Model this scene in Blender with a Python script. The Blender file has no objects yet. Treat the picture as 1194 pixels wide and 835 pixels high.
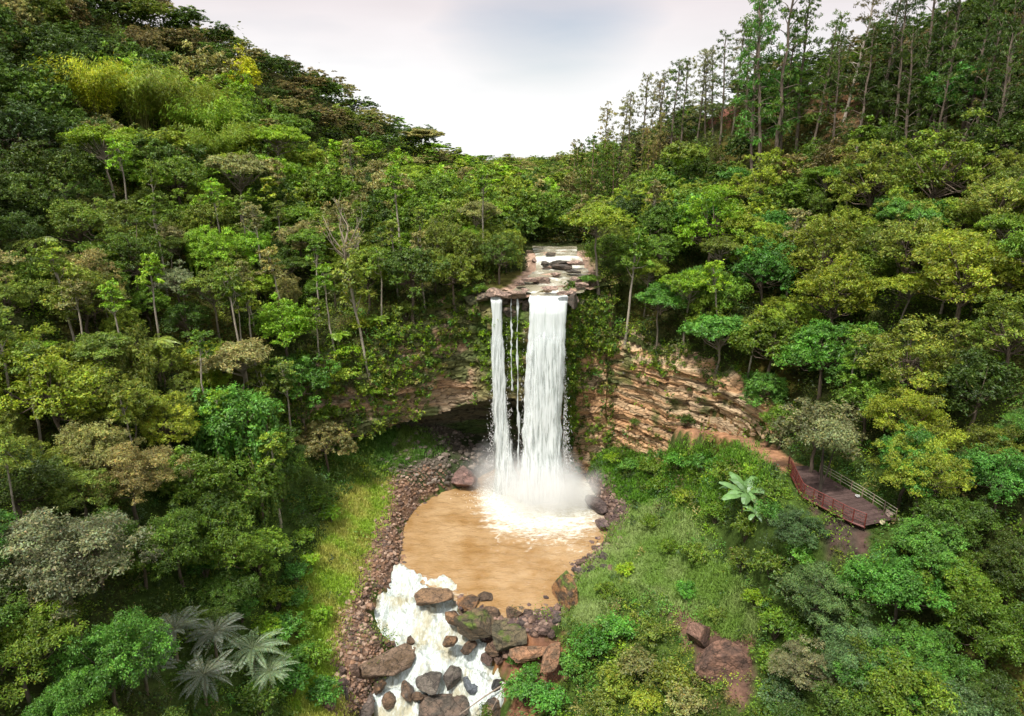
import bpy, math, random
import numpy as np

random.seed(11)
RNG = np.random.default_rng(11)
D2R = math.pi / 180
FPX = 780.0            # focal length in pixels of the 1194 px wide photograph
PITCH = 18 * D2R
CAMZ = 56.0
CP, SP = math.cos(PITCH), math.sin(PITCH)

# ------------------------------------------------------------------ scene basics
scene = bpy.context.scene
col = scene.collection

def link(o):
    col.objects.link(o)
    return o

def ray(px, py):
    u = (px - 597) / FPX
    v = (py - 417.5) / FPX
    return np.array([u, CP - v * SP, -(SP + v * CP)])      # depth 1 along the axis

def at_z(px, py, z):
    r = ray(px, py)
    k = (z - CAMZ) / r[2]
    return float(r[0] * k), float(r[1] * k)

def at_y(px, py, Y, lower=0.0):
    r = ray(px, py)
    k = Y / r[1]
    return (float(r[0] * k), Y, float(CAMZ + r[2] * k - lower))

def project(P):
    P = np.asarray(P, float)
    x, y, z = P[..., 0], P[..., 1], P[..., 2] - CAMZ
    d = y * CP - z * SP
    up = y * SP + z * CP
    dd = np.where(d > 0.5, d, 0.5)
    return 597 + FPX * x / dd, 417.5 - FPX * up / dd, d

# ------------------------------------------------------------------ noise
def _hash(ix, iy, iz, seed):
    h = (ix * 374761393 + iy * 668265263 + iz * 2147483647 + seed * 1274126177) & 0xFFFFFFFF
    h = ((h ^ (h >> 13)) * 1274126177) & 0xFFFFFFFF
    h = ((h ^ (h >> 16)) * 2246822519) & 0xFFFFFFFF
    return ((h ^ (h >> 15)) & 0xFFFFFF) / float(0xFFFFFF)

def vnoise(x, y, z=0.0, seed=0):
    x, y, z = np.broadcast_arrays(np.asarray(x, float), np.asarray(y, float), np.asarray(z, float))
    ix, iy, iz = np.floor(x).astype(np.int64), np.floor(y).astype(np.int64), np.floor(z).astype(np.int64)
    fx, fy, fz = x - ix, y - iy, z - iz
    fx, fy, fz = [f * f * (3 - 2 * f) for f in (fx, fy, fz)]
    r = 0
    for a in (0, 1):
        for b in (0, 1):
            for c in (0, 1):
                w = (fx if a else 1 - fx) * (fy if b else 1 - fy) * (fz if c else 1 - fz)
                r = r + w * _hash(ix + a, iy + b, iz + c, seed)
    return r * 2 - 1

def fbm(x, y, z=0.0, oct=4, seed=0):
    s, a, f = 0, 0.5, 1.0
    for i in range(oct):
        s = s + a * vnoise(np.asarray(x) * f, np.asarray(y) * f, np.asarray(z) * f, seed + i * 17)
        a *= 0.5
        f *= 2.03
    return s

def sstep(a, b, x):
    t = np.clip((np.asarray(x, float) - a) / (b - a), 0, 1)
    return t * t * (3 - 2 * t)

def in_poly(x, y, poly):
    x, y = np.asarray(x, float), np.asarray(y, float)
    r = np.zeros(x.shape, bool)
    n = len(poly)
    for i in range(n):
        x0, y0 = poly[i]
        x1, y1 = poly[(i + 1) % n]
        if y0 == y1:
            continue
        c = ((y0 > y) != (y1 > y)) & (x < (x1 - x0) * (y - y0) / (y1 - y0) + x0)
        r ^= c
    return r

def poly_dist(x, y, pts, closed=True):
    x, y = np.asarray(x, float), np.asarray(y, float)
    d = np.full(x.shape, 1e9)
    n = len(pts)
    for i in range(n if closed else n - 1):
        ax, ay = pts[i][:2]
        bx, by = pts[(i + 1) % n][:2]
        L2 = (bx - ax) ** 2 + (by - ay) ** 2 + 1e-9
        t = np.clip(((x - ax) * (bx - ax) + (y - ay) * (by - ay)) / L2, 0, 1)
        d = np.minimum(d, np.hypot(x - ax - t * (bx - ax), y - ay - t * (by - ay)))
    return d

def sdist(x, y, pts):                       # negative inside
    return np.where(in_poly(x, y, pts), -1, 1) * poly_dist(x, y, pts)

# ------------------------------------------------------------------ mesh helpers
def mesh_from(name, V, F, smooth=False, attrs=None, cols=None, mats=None, mat_idx=None):
    """V (n,3); F array (m,k) or list of such arrays"""
    me = bpy.data.meshes.new(name)
    V = np.asarray(V, np.float32)
    Fs = F if isinstance(F, list) else [F]
    Fs = [np.asarray(f, np.int32) for f in Fs if len(f)]
    me.vertices.add(len(V))
    me.vertices.foreach_set('co', V.ravel())
    loops = np.concatenate([f.ravel() for f in Fs])
    tot = np.concatenate([np.full(len(f), f.shape[1], np.int32) for f in Fs])
    start = np.concatenate([[0], np.cumsum(tot)[:-1]]).astype(np.int32)
    me.loops.add(len(loops))
    me.loops.foreach_set('vertex_index', loops)
    me.polygons.add(len(tot))
    me.polygons.foreach_set('loop_start', start)
    me.polygons.foreach_set('loop_total', tot)
    if mat_idx is not None:
        me.polygons.foreach_set('material_index', np.asarray(mat_idx, np.int32))
    me.update(calc_edges=True)
    me.polygons.foreach_set('use_smooth', np.full(len(tot), bool(smooth)))
    if cols is not None:
        a = me.color_attributes.new('col', 'FLOAT_COLOR', 'POINT')
        c = np.ones((len(V), 4), np.float32)
        c[:, :3] = cols
        a.data.foreach_set('color', c.ravel())
    for k, v in (attrs or {}).items():
        a = me.attributes.new(k, 'FLOAT', 'POINT')
        a.data.foreach_set('value', np.asarray(v, np.float32))
    for m in (mats or []):
        me.materials.append(m)
    me.validate()
    return me

def add_obj(name, me, parent=None, loc=None):
    o = bpy.data.objects.new(name, me)
    link(o)
    if parent is not None:
        o.parent = parent
    if loc is not None:
        o.location = loc
    return o

def tag(o, label=None, cat=None, group=None, kind=None):
    if label: o['label'] = label
    if cat: o['category'] = cat
    if group: o['group'] = group
    if kind: o['kind'] = kind
    return o

class Geo:
    """collects vertices, quads and tris with a colour per vertex"""
    def __init__(s):
        s.V, s.Q, s.T, s.C, s.n = [], [], [], [], 0
    def add(s, V, F, c=(1, 1, 1)):
        V = np.asarray(V, float).reshape(-1, 3)
        F = np.asarray(F, int)
        (s.Q if F.shape[1] == 4 else s.T).append(F + s.n)
        s.V.append(V)
        c = np.asarray(c, float)
        s.C.append(np.broadcast_to(c, V.shape).copy() if c.ndim == 1 else c)
        s.n += len(V)
    def mesh(s, name, mat, smooth=False):
        F = []
        if s.Q: F.append(np.concatenate(s.Q))
        if s.T: F.append(np.concatenate(s.T))
        return mesh_from(name, np.concatenate(s.V), F, smooth, cols=np.concatenate(s.C), mats=[mat])

def norm(v):
    return v / (np.linalg.norm(v, axis=-1, keepdims=True) + 1e-9)

def leaf_quads(Cn, N, L, W, rng, along=None):
    """rhombus leaves at Cn facing N; returns V,F"""
    n = len(Cn)
    N = norm(N)
    R = norm(rng.normal(size=(n, 3))) if along is None else along
    T = norm(np.cross(N, R)) if along is None else norm(R - N * np.sum(R * N, 1, keepdims=True))
    B = np.cross(N, T)
    L = np.broadcast_to(L, (n,))[:, None]
    W = np.broadcast_to(W, (n,))[:, None]
    V = np.stack([Cn - T * L / 2, Cn + B * W / 2 - N * W * .12, Cn + T * L / 2, Cn - B * W / 2 - N * W * .12], 1).reshape(-1, 3)
    F = np.arange(4 * n).reshape(n, 4)
    return V, F

def tube(P, R, k=6):
    """tapered tube through points P with radii R; returns V, quads"""
    P = np.asarray(P, float)
    n = len(P)
    T = norm(np.gradient(P, axis=0))
    ref = np.array([0.31, 0.95, 0.1])
    A = norm(np.cross(T, ref))
    B = np.cross(T, A)
    th = np.arange(k) * 2 * math.pi / k
    R = np.asarray(R, float).reshape(n, 1, 1)
    V = P[:, None, :] + R * (np.cos(th)[None, :, None] * A[:, None, :] + np.sin(th)[None, :, None] * B[:, None, :])
    i = np.arange(n - 1)[:, None] * k
    j = np.arange(k)[None, :]
    j2 = (j + 1) % k
    F = np.stack([i + j, i + j2, i + k + j2, i + k + j], -1).reshape(-1, 4)
    V = np.concatenate([V.reshape(-1, 3), P[-1:] + T[-1:] * R[-1, 0]])
    capq = np.stack([(n - 1) * k + np.arange(k), (n - 1) * k + (np.arange(k) + 1) % k, np.full(k, n * k)], 1)
    return V, F, capq

def add_tube(g, P, R, k=6, c=(1, 1, 1)):
    V, F, cap = tube(P, R, k)
    n0 = g.n
    g.add(V, F, c)
    g.T.append(cap + n0)

# ------------------------------------------------------------------ materials
def new_mat(name):
    m = bpy.data.materials.new(name)
    m.use_nodes = True
    nt = m.node_tree
    nt.nodes.clear()
    out = nt.nodes.new('ShaderNodeOutputMaterial')
    return m, nt, out

def nd(nt, t, **kw):
    n = nt.nodes.new(t)
    for k, v in kw.items():
        if k in n.inputs.keys():
            n.inputs[k].default_value = v
        else:
            setattr(n, k, v)
    return n

def mul_color(nt, a, b):
    m = nd(nt, 'ShaderNodeMix', data_type='RGBA', blend_type='MULTIPLY')
    m.inputs['Factor'].default_value = 1
    nt.links.new(a, m.inputs['A'])
    nt.links.new(b, m.inputs['B'])
    return m.outputs['Result']

def leaf_material(name, transl=0.33, gloss=0.025):
    m, nt, out = new_mat(name)
    at = nd(nt, 'ShaderNodeAttribute', attribute_name='col')
    oi = nd(nt, 'ShaderNodeObjectInfo')
    c = mul_color(nt, at.outputs['Color'], oi.outputs['Color'])
    d = nd(nt, 'ShaderNodeBsdfDiffuse')
    t = nd(nt, 'ShaderNodeBsdfTranslucent')
    g = nd(nt, 'ShaderNodeBsdfGlossy', Roughness=0.45)
    g.inputs['Color'].default_value = (.8, .85, .9, 1)
    nt.links.new(c, d.inputs['Color'])
    nt.links.new(c, t.inputs['Color'])
    m1 = nd(nt, 'ShaderNodeMixShader')
    m1.inputs[0].default_value = transl
    nt.links.new(d.outputs[0], m1.inputs[1])
    nt.links.new(t.outputs[0], m1.inputs[2])
    m2 = nd(nt, 'ShaderNodeMixShader')
    m2.inputs[0].default_value = gloss
    nt.links.new(m1.outputs[0], m2.inputs[1])
    nt.links.new(g.outputs[0], m2.inputs[2])
    nt.links.new(m2.outputs[0], out.inputs[0])
    return m

def attr_material(name, rough=0.9, noise=0.0, nscale=3.0, bump=0.0, bscale=4.0, spec=0.2, tint=True, stretch=(1, 1, 1), cracks=0.0):
    m, nt, out = new_mat(name)
    at = nd(nt, 'ShaderNodeAttribute', attribute_name='col')
    c = at.outputs['Color']
    if tint:
        oi = nd(nt, 'ShaderNodeObjectInfo')
        c = mul_color(nt, c, oi.outputs['Color'])
    tc = nd(nt, 'ShaderNodeTexCoord')
    mp = nd(nt, 'ShaderNodeMapping')
    mp.inputs['Scale'].default_value = stretch
    nt.links.new(tc.outputs['Object'], mp.inputs[0])
    p = nd(nt, 'ShaderNodeBsdfPrincipled', Roughness=rough)
    p.inputs['Specular IOR Level'].default_value = spec
    if noise:
        n = nd(nt, 'ShaderNodeTexNoise', Scale=nscale, Detail=8.0, Roughness=0.65)
        nt.links.new(mp.outputs[0], n.inputs['Vector'])
        r = nd(nt, 'ShaderNodeMapRange')
        r.inputs['From Min'].default_value = .3
        r.inputs['From Max'].default_value = .7
        r.inputs['To Min'].default_value = 1 - noise
        r.inputs['To Max'].default_value = 1 + noise
        nt.links.new(n.outputs[0], r.inputs[0])
        cb = nd(nt, 'ShaderNodeCombineColor')
        for i in range(3):
            nt.links.new(r.outputs[0], cb.inputs[i])
        c = mul_color(nt, c, cb.outputs[0])
    vo = None
    if cracks:
        dn = nd(nt, 'ShaderNodeTexNoise', Scale=1.7, Detail=5.0)
        nt.links.new(mp.outputs[0], dn.inputs['Vector'])
        va = nd(nt, 'ShaderNodeVectorMath', operation='MULTIPLY_ADD')
        nt.links.new(dn.outputs['Color'], va.inputs[0])
        va.inputs[1].default_value = (.9, .9, .9)
        nt.links.new(mp.outputs[0], va.inputs[2])
        vo = nd(nt, 'ShaderNodeTexVoronoi', feature='DISTANCE_TO_EDGE', Scale=cracks)
        nt.links.new(va.outputs[0], vo.inputs['Vector'])
        vr_ = nd(nt, 'ShaderNodeMapRange', interpolation_type='SMOOTHSTEP')
        vr_.inputs['From Max'].default_value = .05
        vr_.inputs['To Min'].default_value = .35
        nt.links.new(vo.outputs['Distance'], vr_.inputs[0])
        cc_ = nd(nt, 'ShaderNodeCombineColor')
        for i in range(3):
            nt.links.new(vr_.outputs[0], cc_.inputs[i])
        c = mul_color(nt, c, cc_.outputs[0])
    nt.links.new(c, p.inputs['Base Color'])
    if bump:
        n2 = nd(nt, 'ShaderNodeTexNoise', Scale=bscale, Detail=10.0, Roughness=0.7)
        nt.links.new(mp.outputs[0], n2.inputs['Vector'])
        b = nd(nt, 'ShaderNodeBump', Strength=bump, Distance=0.3)
        nt.links.new(n2.outputs[0], b.inputs['Height'])
        nt.links.new(b.outputs[0], p.inputs['Normal'])
    nt.links.new(p.outputs[0], out.inputs[0])
    return m

M_LEAF = leaf_material('foliage')
M_LEAF_BROAD = leaf_material('broad_leaf', 0.25, 0.06)
M_BARK = attr_material('bark', .95, .35, 1.5, .5, 6, stretch=(1, 1, .25))
M_GROUND = attr_material('ground_cover', .95, .45, 1.3, .6, 3.0, .1, tint=False)
M_CLIFF = attr_material('cliff_rock', .85, .45, 1.4, 1.0, 2.6, .25, tint=False, stretch=(.8, .8, 2.2), cracks=.4)
M_ROCK = attr_material('boulder_rock', .6, .6, 3.2, 1.0, 5.0, .4, cracks=.55, stretch=(1, 1, 1.8))
M_PEBBLE = attr_material('bank_stone', .8, .25, 2.0, .2, 5.0, .3, tint=False)
M_PAINT = attr_material('painted_metal', .5, .2, 6.0, .0, 5.0, .4)
M_DECK = attr_material('deck_boards', .85, .3, 2.0, .3, 5.0, .2)
# ------------------------------------------------------------------ terrain
# plan of the rim: x, y, top z, overhang z, recess, base z
RIM = [(-36, 88, 17, 14, .3, 11), (-33, 92, 19, 13, 1.5, 10), (-29.3, 96, 24, 11, 4, 7.5), (-22.8, 98.5, 27, 11.5, 6, 7),
       (-13.7, 102, 29.5, 12.5, 8, 6), (-8, 103.6, 31.5, 14, 10, 4), (-5, 103.2, 33.0, 15, 11, 2), (-3.4, 101.7, 33.3, 16, 11, 0),
       (0, 100.9, 33.2, 16.5, 11, -1), (2.5, 100.6, 33.2, 15, 11, -1), (8.3, 100.9, 33.2, 13, 10, -1), (9.4, 102.4, 32.8, 11, 7, 0),
       (11.5, 104.4, 29, 8, 2, 1), (15.2, 105, 24.0, 6, .6, 3.5), (19, 102, 23.4, 6, .4, 5), (22.6, 98.3, 23, 8, .4, 6),
       (26.5, 95, 23.4, 10, .4, 8), (29.8, 91.5, 23.2, 12, .4, 10), (33.2, 86.5, 21.4, 15, .3, 13.5), (35.6, 80, 20.6, 18, .2, 16)]
RIMP = [(r[0], r[1]) for r in RIM]
UPPER_POLY = [(-5000, 70), (-70, 70), (-45, 80)] + RIMP + [(42, 74), (60, 66), (5000, 66), (5000, 9000), (-5000, 9000)]
CEN = (0.0, 88.0)

shared = [
    # left hill
    (-34, 60, 13), (-41, 74, 20), (-53, 64, 25), (-61, 80, 34), (-44, 88, 25), (-52, 97, 33), (-31, 40, 11), (-50, 40, 24), (-29, 49.5, 7),
    (-72, 148, 50), (-87, 120, 52), (-104, 180, 73), (-75, 100, 45), (-90, 90, 55), (-80, 60, 44), (-120, 120, 74), (-140, 90, 84),
    (-93, 212, 84), (-72, 232, 75), (-56, 252, 65), (-43, 280, 53), (-29, 310, 40), (-16, 360, 33), (-50, 180, 46), (-40, 230, 48),
    (-25, 250, 38), (-45, 140, 39), (-30, 160, 38), (-20, 200, 38),
    (-120, 210, 92), (-165, 180, 105), (-200, 100, 100), (-130, 300, 64), (-100, 350, 44), (-60, 400, 32), (-110, 255, 72), (-85, 285, 62), (-62, 320, 40),
    (-100, 20, 52), (-60, 20, 28), (-160, 40, 85),
    # below the camera
    (0, 42, -9), (0, 20, -12), (-16, 42, -4), (-20, 25, 3), (20, 25, 3), (-28, 64, 4), (14, 44, -3), (24, 46, 3), (0, 0, -14), (0, -60, -20),
    (60, 20, 32), (100, 20, 55), (150, 40, 75), (-60, -60, 20), (60, -60, 20),
    # right side, below the path
    (33, 62, 13), (33, 52.5, 9), (38, 45, 8.5), (44, 52, 17), (46, 42, 14), (29, 72.5, 11), (40, 60, 19.4), (24, 55, 4),
    # right hill
    (45, 68, 25), (50, 76, 30), (52, 60, 26), (60, 50, 34), (56, 110, 38), (70, 95, 46), (42, 90, 28), (85, 118, 68), (80, 70, 52),
    (77, 160, 71), (63, 176, 66), (53.6, 190, 61.5), (46, 230, 55), (37, 300, 45), (44, 138, 44), (30, 180, 37), (60, 140, 50), (55, 160, 52), (33, 240, 44),
    (92, 135, 77), (115, 130, 88), (110, 100, 80), (120, 180, 72), (95, 200, 50), (75, 250, 42), (60, 340, 32), (150, 120, 90), (40, 110, 33),
    # far valley
    (8, 150, 36.5), (8, 200, 34.5), (8, 300, 31), (6, 420, 28), (0, 520, 27), (0, 640, 30), (-60, 600, 36), (60, 600, 36), (0, 900, 40), (-400, 700, 60),
    (400, 700, 60), (-300, 300, 60), (300, 300, 60), (-400, -100, 60), (400, -100, 60)]
rim_pts = [(-36, 89, 19), (-29, 98, 25), (-22.8, 100.5, 28), (-13.7, 104, 30.5), (-8, 106, 32.5), (-29, 115, 33), (-15, 113, 34), (5, 101, 33), (5, 108, 33.5),
           (0, 103, 33), (5, 122, 35.5), (15, 108, 27), (19, 105, 26), (18, 115, 33.5), (24, 101, 25.5), (28, 97, 25), (32, 93, 24.5), (35, 88, 22.5), (37, 82, 21.5),
           (30, 103, 29.5), (-6, 125, 36), (20, 130, 36), (-40, 104, 31)]
floor_pts = [(-24, 84, 4.5), (-27, 72.5, 6), (-20, 70.6, 1.2), (-20, 96, 4.5), (-14, 92, 1.6), (-12, 80, 1.0), (-30, 82, 9), (-33, 78, 12), (-16, 104, 7.5),
             (-24, 101, 8), (-8, 104, 3.5), (0, 108, .6), (6, 110, .4), (-6, 112, 3.5), (-18, 60, -2), (-16, 66, -.5), (12, 100, 1.5), (15.2, 104, 4.2),
             (17, 98, 4.2), (22.6, 97, 7), (16.5, 90.8, 1.5), (24.6, 84, 8), (22.4, 74, 5), (15, 69.4, 1.8), (6, 62.8, -1.5), (22.8, 58, 3), (29, 90, 11),
             (32.5, 85, 15.5), (31.5, 78, 16), (12, 80, .6), (11, 74, .8), (4, 66, -.4), (0, 75, -.5), (0, 90, -.5), (9, 56, -2.5), (-14, 54, -5), (30, 66, 11)]

def fit_rbf(pts, c=7.0):
    P = np.array(pts, float)
    XY, Z = P[:, :2], P[:, 2]
    n = len(P)
    r = np.sqrt(((XY[:, None] - XY[None]) ** 2).sum(-1) + c * c)
    A = np.zeros((n + 3, n + 3))
    A[:n, :n] = r - np.eye(n) * 0.6
    A[:n, n] = 1
    A[:n, n + 1:] = XY
    A[n, :n] = 1
    A[n + 1:, :n] = XY.T
    b = np.concatenate([Z, [0, 0, 0]])
    w = np.linalg.lstsq(A, b, rcond=None)[0]
    def f(x, y):
        x, y = np.asarray(x, float), np.asarray(y, float)
        s = w[n] + w[n + 1] * x + w[n + 2] * y
        for i in range(n):
            s = s + w[i] * np.sqrt((x - XY[i, 0]) ** 2 + (y - XY[i, 1]) ** 2 + c * c)
        return s
    return f

fU = fit_rbf(shared + rim_pts)
fL = fit_rbf(shared + floor_pts)

def lvl(py):
    return np.interp(py, [655, 690, 720, 760, 800, 835, 900, 1000, 1300], [0, -.5, -1.8, -3.2, -4.8, -6.3, -8.2, -10, -13])

POOL_PX = [(469, 650), (471, 612), (488, 588), (512, 574), (545, 566), (560, 556), (585, 545), (612, 535), (650, 535), (680, 552), (700, 585), (703, 622), (688, 640),
           (668, 652), (662, 672), (655, 692), (640, 703), (612, 712), (580, 716), (548, 706), (530, 690), (512, 682), (488, 672)]
POOL = [at_z(a, b, 0) for a, b in POOL_PX]
STREAM_PX = [(470, 652), (488, 668), (520, 676), (538, 700), (533, 720), (550, 748), (580, 765), (590, 790), (584, 835), (576, 900), (585, 1000), (600, 1300),
             (330, 1300), (370, 1000), (405, 900), (432, 835), (440, 800), (450, 775), (464, 755), (440, 738), (434, 712), (450, 690), (460, 668)]
STREAM = [at_z(a, b, float(lvl(b))) for a, b in STREAM_PX]
def stream_z(Y):
    pys = np.array([640, 655, 672, 690, 720, 760, 800, 835, 900, 1000, 1300.])
    ys = np.array([at_z(500, p, float(lvl(p)))[1] for p in pys])
    return np.interp(Y, ys[::-1], lvl(pys)[::-1])

RIVER_PX = [(566, 352, 33.3), (612, 350, 33.3), (662, 349, 33.3), (686, 338, 33.6), (690, 318, 34.2), (676, 300, 36), (676, 288, 36.3), (618, 288, 36.3), (620, 300, 36), (622, 316, 34.4), (598, 334, 33.8), (566, 346, 33.4)]
RIVER = [at_z(a, b, z) for a, b, z in RIVER_PX]
def river_z(Y):
    return np.interp(Y, [98, 104, 105.0, 108, 109, 113, 116.8, 118, 130, 150], [33.15, 33.25, 33.7, 33.9, 34.25, 34.5, 34.7, 36.2, 36.5, 37])

PATH_PX = [(800, 500, 14.5), (845, 506, 15.5), (870, 514, 16.5), (897, 528, 18), (922, 545, 19.6)]
PATHL = [at_z(a, b, z) + (z,) for a, b, z in PATH_PX]
DECK_PX = [(919, 544), (935, 577), (990, 606), (1008, 613), (1044, 605), (1007, 581), (968, 558), (941, 543)]
DECKZ = 20.0
DECK = [at_z(a, b, DECKZ) for a, b in DECK_PX]

def lower_z(x, y):
    x, y = np.asarray(x, float), np.asarray(y, float)
    r = np.hypot(x - CEN[0], y - CEN[1])
    u, l = fU(x, y), fL(x, y)
    w = sstep(37, 47, r)
    z = l * (1 - w) + u * w
    z = z + fbm(x / 7, y / 7, oct=4, seed=3) * 1.1 * sstep(8, 40, np.hypot(x, y - 80)) + fbm(x / 1.6, y / 1.6, oct=3, seed=5) * .35
    sp, ss = sdist(x, y, POOL), sdist(x, y, STREAM)
    sd = np.minimum(sp, ss)
    lv = np.where(sp < ss, 0.0, stream_z(y))
    bank = np.maximum(z, lv + .4)
    z = np.where(sd < 5, (lv - 1.3) + (bank - lv + 1.3) * sstep(-1.6, 2.2, sd), z)
    return _works(x, y, z)

def upper_z(x, y):
    x, y = np.asarray(x, float), np.asarray(y, float)
    z = fU(x, y)
    z = z - np.maximum(0, y - 690) * .075 - np.maximum(0, np.abs(x) - 600) * .05
    z = z + fbm(x / 9, y / 9, oct=4, seed=23) * 2.2 * sstep(10, 40, np.hypot(x - 5, y - 105)) + fbm(x / 2, y / 2, oct=3, seed=5) * .4
    sr = sdist(x, y, RIVER)
    rz = river_z(y) - .10 + fbm(x / 1.6, y / .7, oct=4, seed=9) * .42
    z = np.where((sr < 4) & (y > 95) & (y < 150), rz + (np.maximum(z, rz + .3) - rz) * sstep(-.3, 3.0, sr), z)
    return _works(x, y, z)

def _works(x, y, z):
    dk = sdist(x, y, DECK)
    z = np.where(dk < 7, (DECKZ - .75) * (1 - sstep(.9, 7, dk)) + z * sstep(.9, 7, dk), z)
    P = PATHL
    best = np.full(np.shape(x), 1e9)
    pz = np.zeros(np.shape(x))
    for (ax, ay, az), (bx, by, bz) in zip(P[:-1], P[1:]):
        t = np.clip(((x - ax) * (bx - ax) + (y - ay) * (by - ay)) / ((bx - ax) ** 2 + (by - ay) ** 2), 0, 1)
        d = np.hypot(x - ax - t * (bx - ax), y - ay - t * (by - ay))
        zz = az + t * (bz - az)
        pz = np.where(d < best, zz, pz)
        best = np.minimum(best, d)
    w = sstep(1.5, 3.2, best)
    return np.where(best < 3.2, pz * (1 - w) + z * w, z)

def is_upper(x, y):
    return in_poly(x, y, UPPER_POLY)

def ground_z(x, y):
    x, y = np.asarray(x, float), np.asarray(y, float)
    return np.where(is_upper(x, y), upper_z(x, y), lower_z(x, y))

# height cache for quick marching
GX = np.arange(-220, 221, 2.0)
GY = np.arange(16, 702, 2.0)
_gx, _gy = np.meshgrid(GX, GY)
GZ = ground_z(_gx, _gy)
def gq(x, y):
    x, y = np.asarray(x, float), np.asarray(y, float)
    fx = np.clip((x - GX[0]) / 2, 0, len(GX) - 1.001)
    fy = np.clip((y - GY[0]) / 2, 0, len(GY) - 1.001)
    ix, iy = fx.astype(int), fy.astype(int)
    a, b = fx - ix, fy - iy
    return (GZ[iy, ix] * (1 - a) * (1 - b) + GZ[iy, ix + 1] * a * (1 - b) + GZ[iy + 1, ix] * (1 - a) * b + GZ[iy + 1, ix + 1] * a * b)

def locate(px, py, h=0.0, y0=26.0, y1=690.0):
    """ground point under the place where the view ray first comes within h of the ground"""
    r = ray(px, py)
    Y = np.concatenate([np.arange(y0, 200, .5), np.arange(200, y1, 2.0)])
    k = Y / r[1]
    x, z = r[0] * k, CAMZ + r[2] * k
    hit = np.nonzero(z <= gq(x, Y) + h)[0]
    if len(hit) == 0:
        return None
    i = hit[0]
    return float(x[i]), float(Y[i]), float(gq(x[i], Y[i])), float(k[i])

def visible(P, slack=1.0, n=48):
    P = np.asarray(P, float)
    ok = np.ones(len(P), bool)
    for t in np.linspace(.25, .985, n):
        q = P * t + np.array([0, 0, CAMZ]) * (1 - t)
        ok &= (q[:, 2] > gq(q[:, 0], q[:, 1]) - slack) | (q[:, 1] < 18)
    return ok

# zones of the ground, outlined on the ground as they look from the river side
Z_GRASS_L = [(366, 650), (388, 590), (415, 560), (455, 555), (452, 590), (432, 630), (418, 680), (395, 720), (385, 770), (402, 830), (400, 900), (350, 900), (335, 780), (340, 705)]
Z_STONE_L = [(452, 560), (480, 545), (512, 548), (515, 575), (488, 590), (474, 612), (472, 655), (445, 690), (428, 712), (432, 735), (455, 755), (436, 790), (425, 835), (380, 835), (385, 770), (395, 720), (418, 680), (432, 630), (448, 595)]
Z_STONE_R = [(672, 545), (712, 555), (735, 590), (730, 630), (700, 660), (668, 690), (655, 720), (640, 740), (600, 750), (560, 750), (530, 720), (540, 695), (580, 712), (640, 700), (662, 670), (690, 630), (700, 600)]
Z_SCREE = [(470, 500), (560, 455), (600, 470), (610, 540), (560, 560), (512, 572), (480, 560), (440, 550)]
Z_PALE = [(735, 600), (770, 585), (800, 600), (815, 640), (870, 690), (885, 740), (850, 745), (780, 700), (720, 690), (690, 735), (662, 735), (668, 690), (700, 655)]
Z_RED = [(775, 700), (815, 712), (878, 752), (880, 800), (868, 832), (840, 800), (800, 745)]
Z_RED2 = [(575, 745), (612, 738), (655, 745), (660, 790), (640, 830), (590, 850), (585, 790), (560, 765)]
Z_RUST_TOP = [(800, 132), (870, 120), (868, 140), (800, 150)]
Z_RUST_TOP2 = [(930, 95), (1010, 100), (1005, 150), (975, 160), (940, 130)]
Z_DARKBANK = [(940, 588), (1006, 616), (1018, 640), (1000, 665), (975, 640)]

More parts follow.
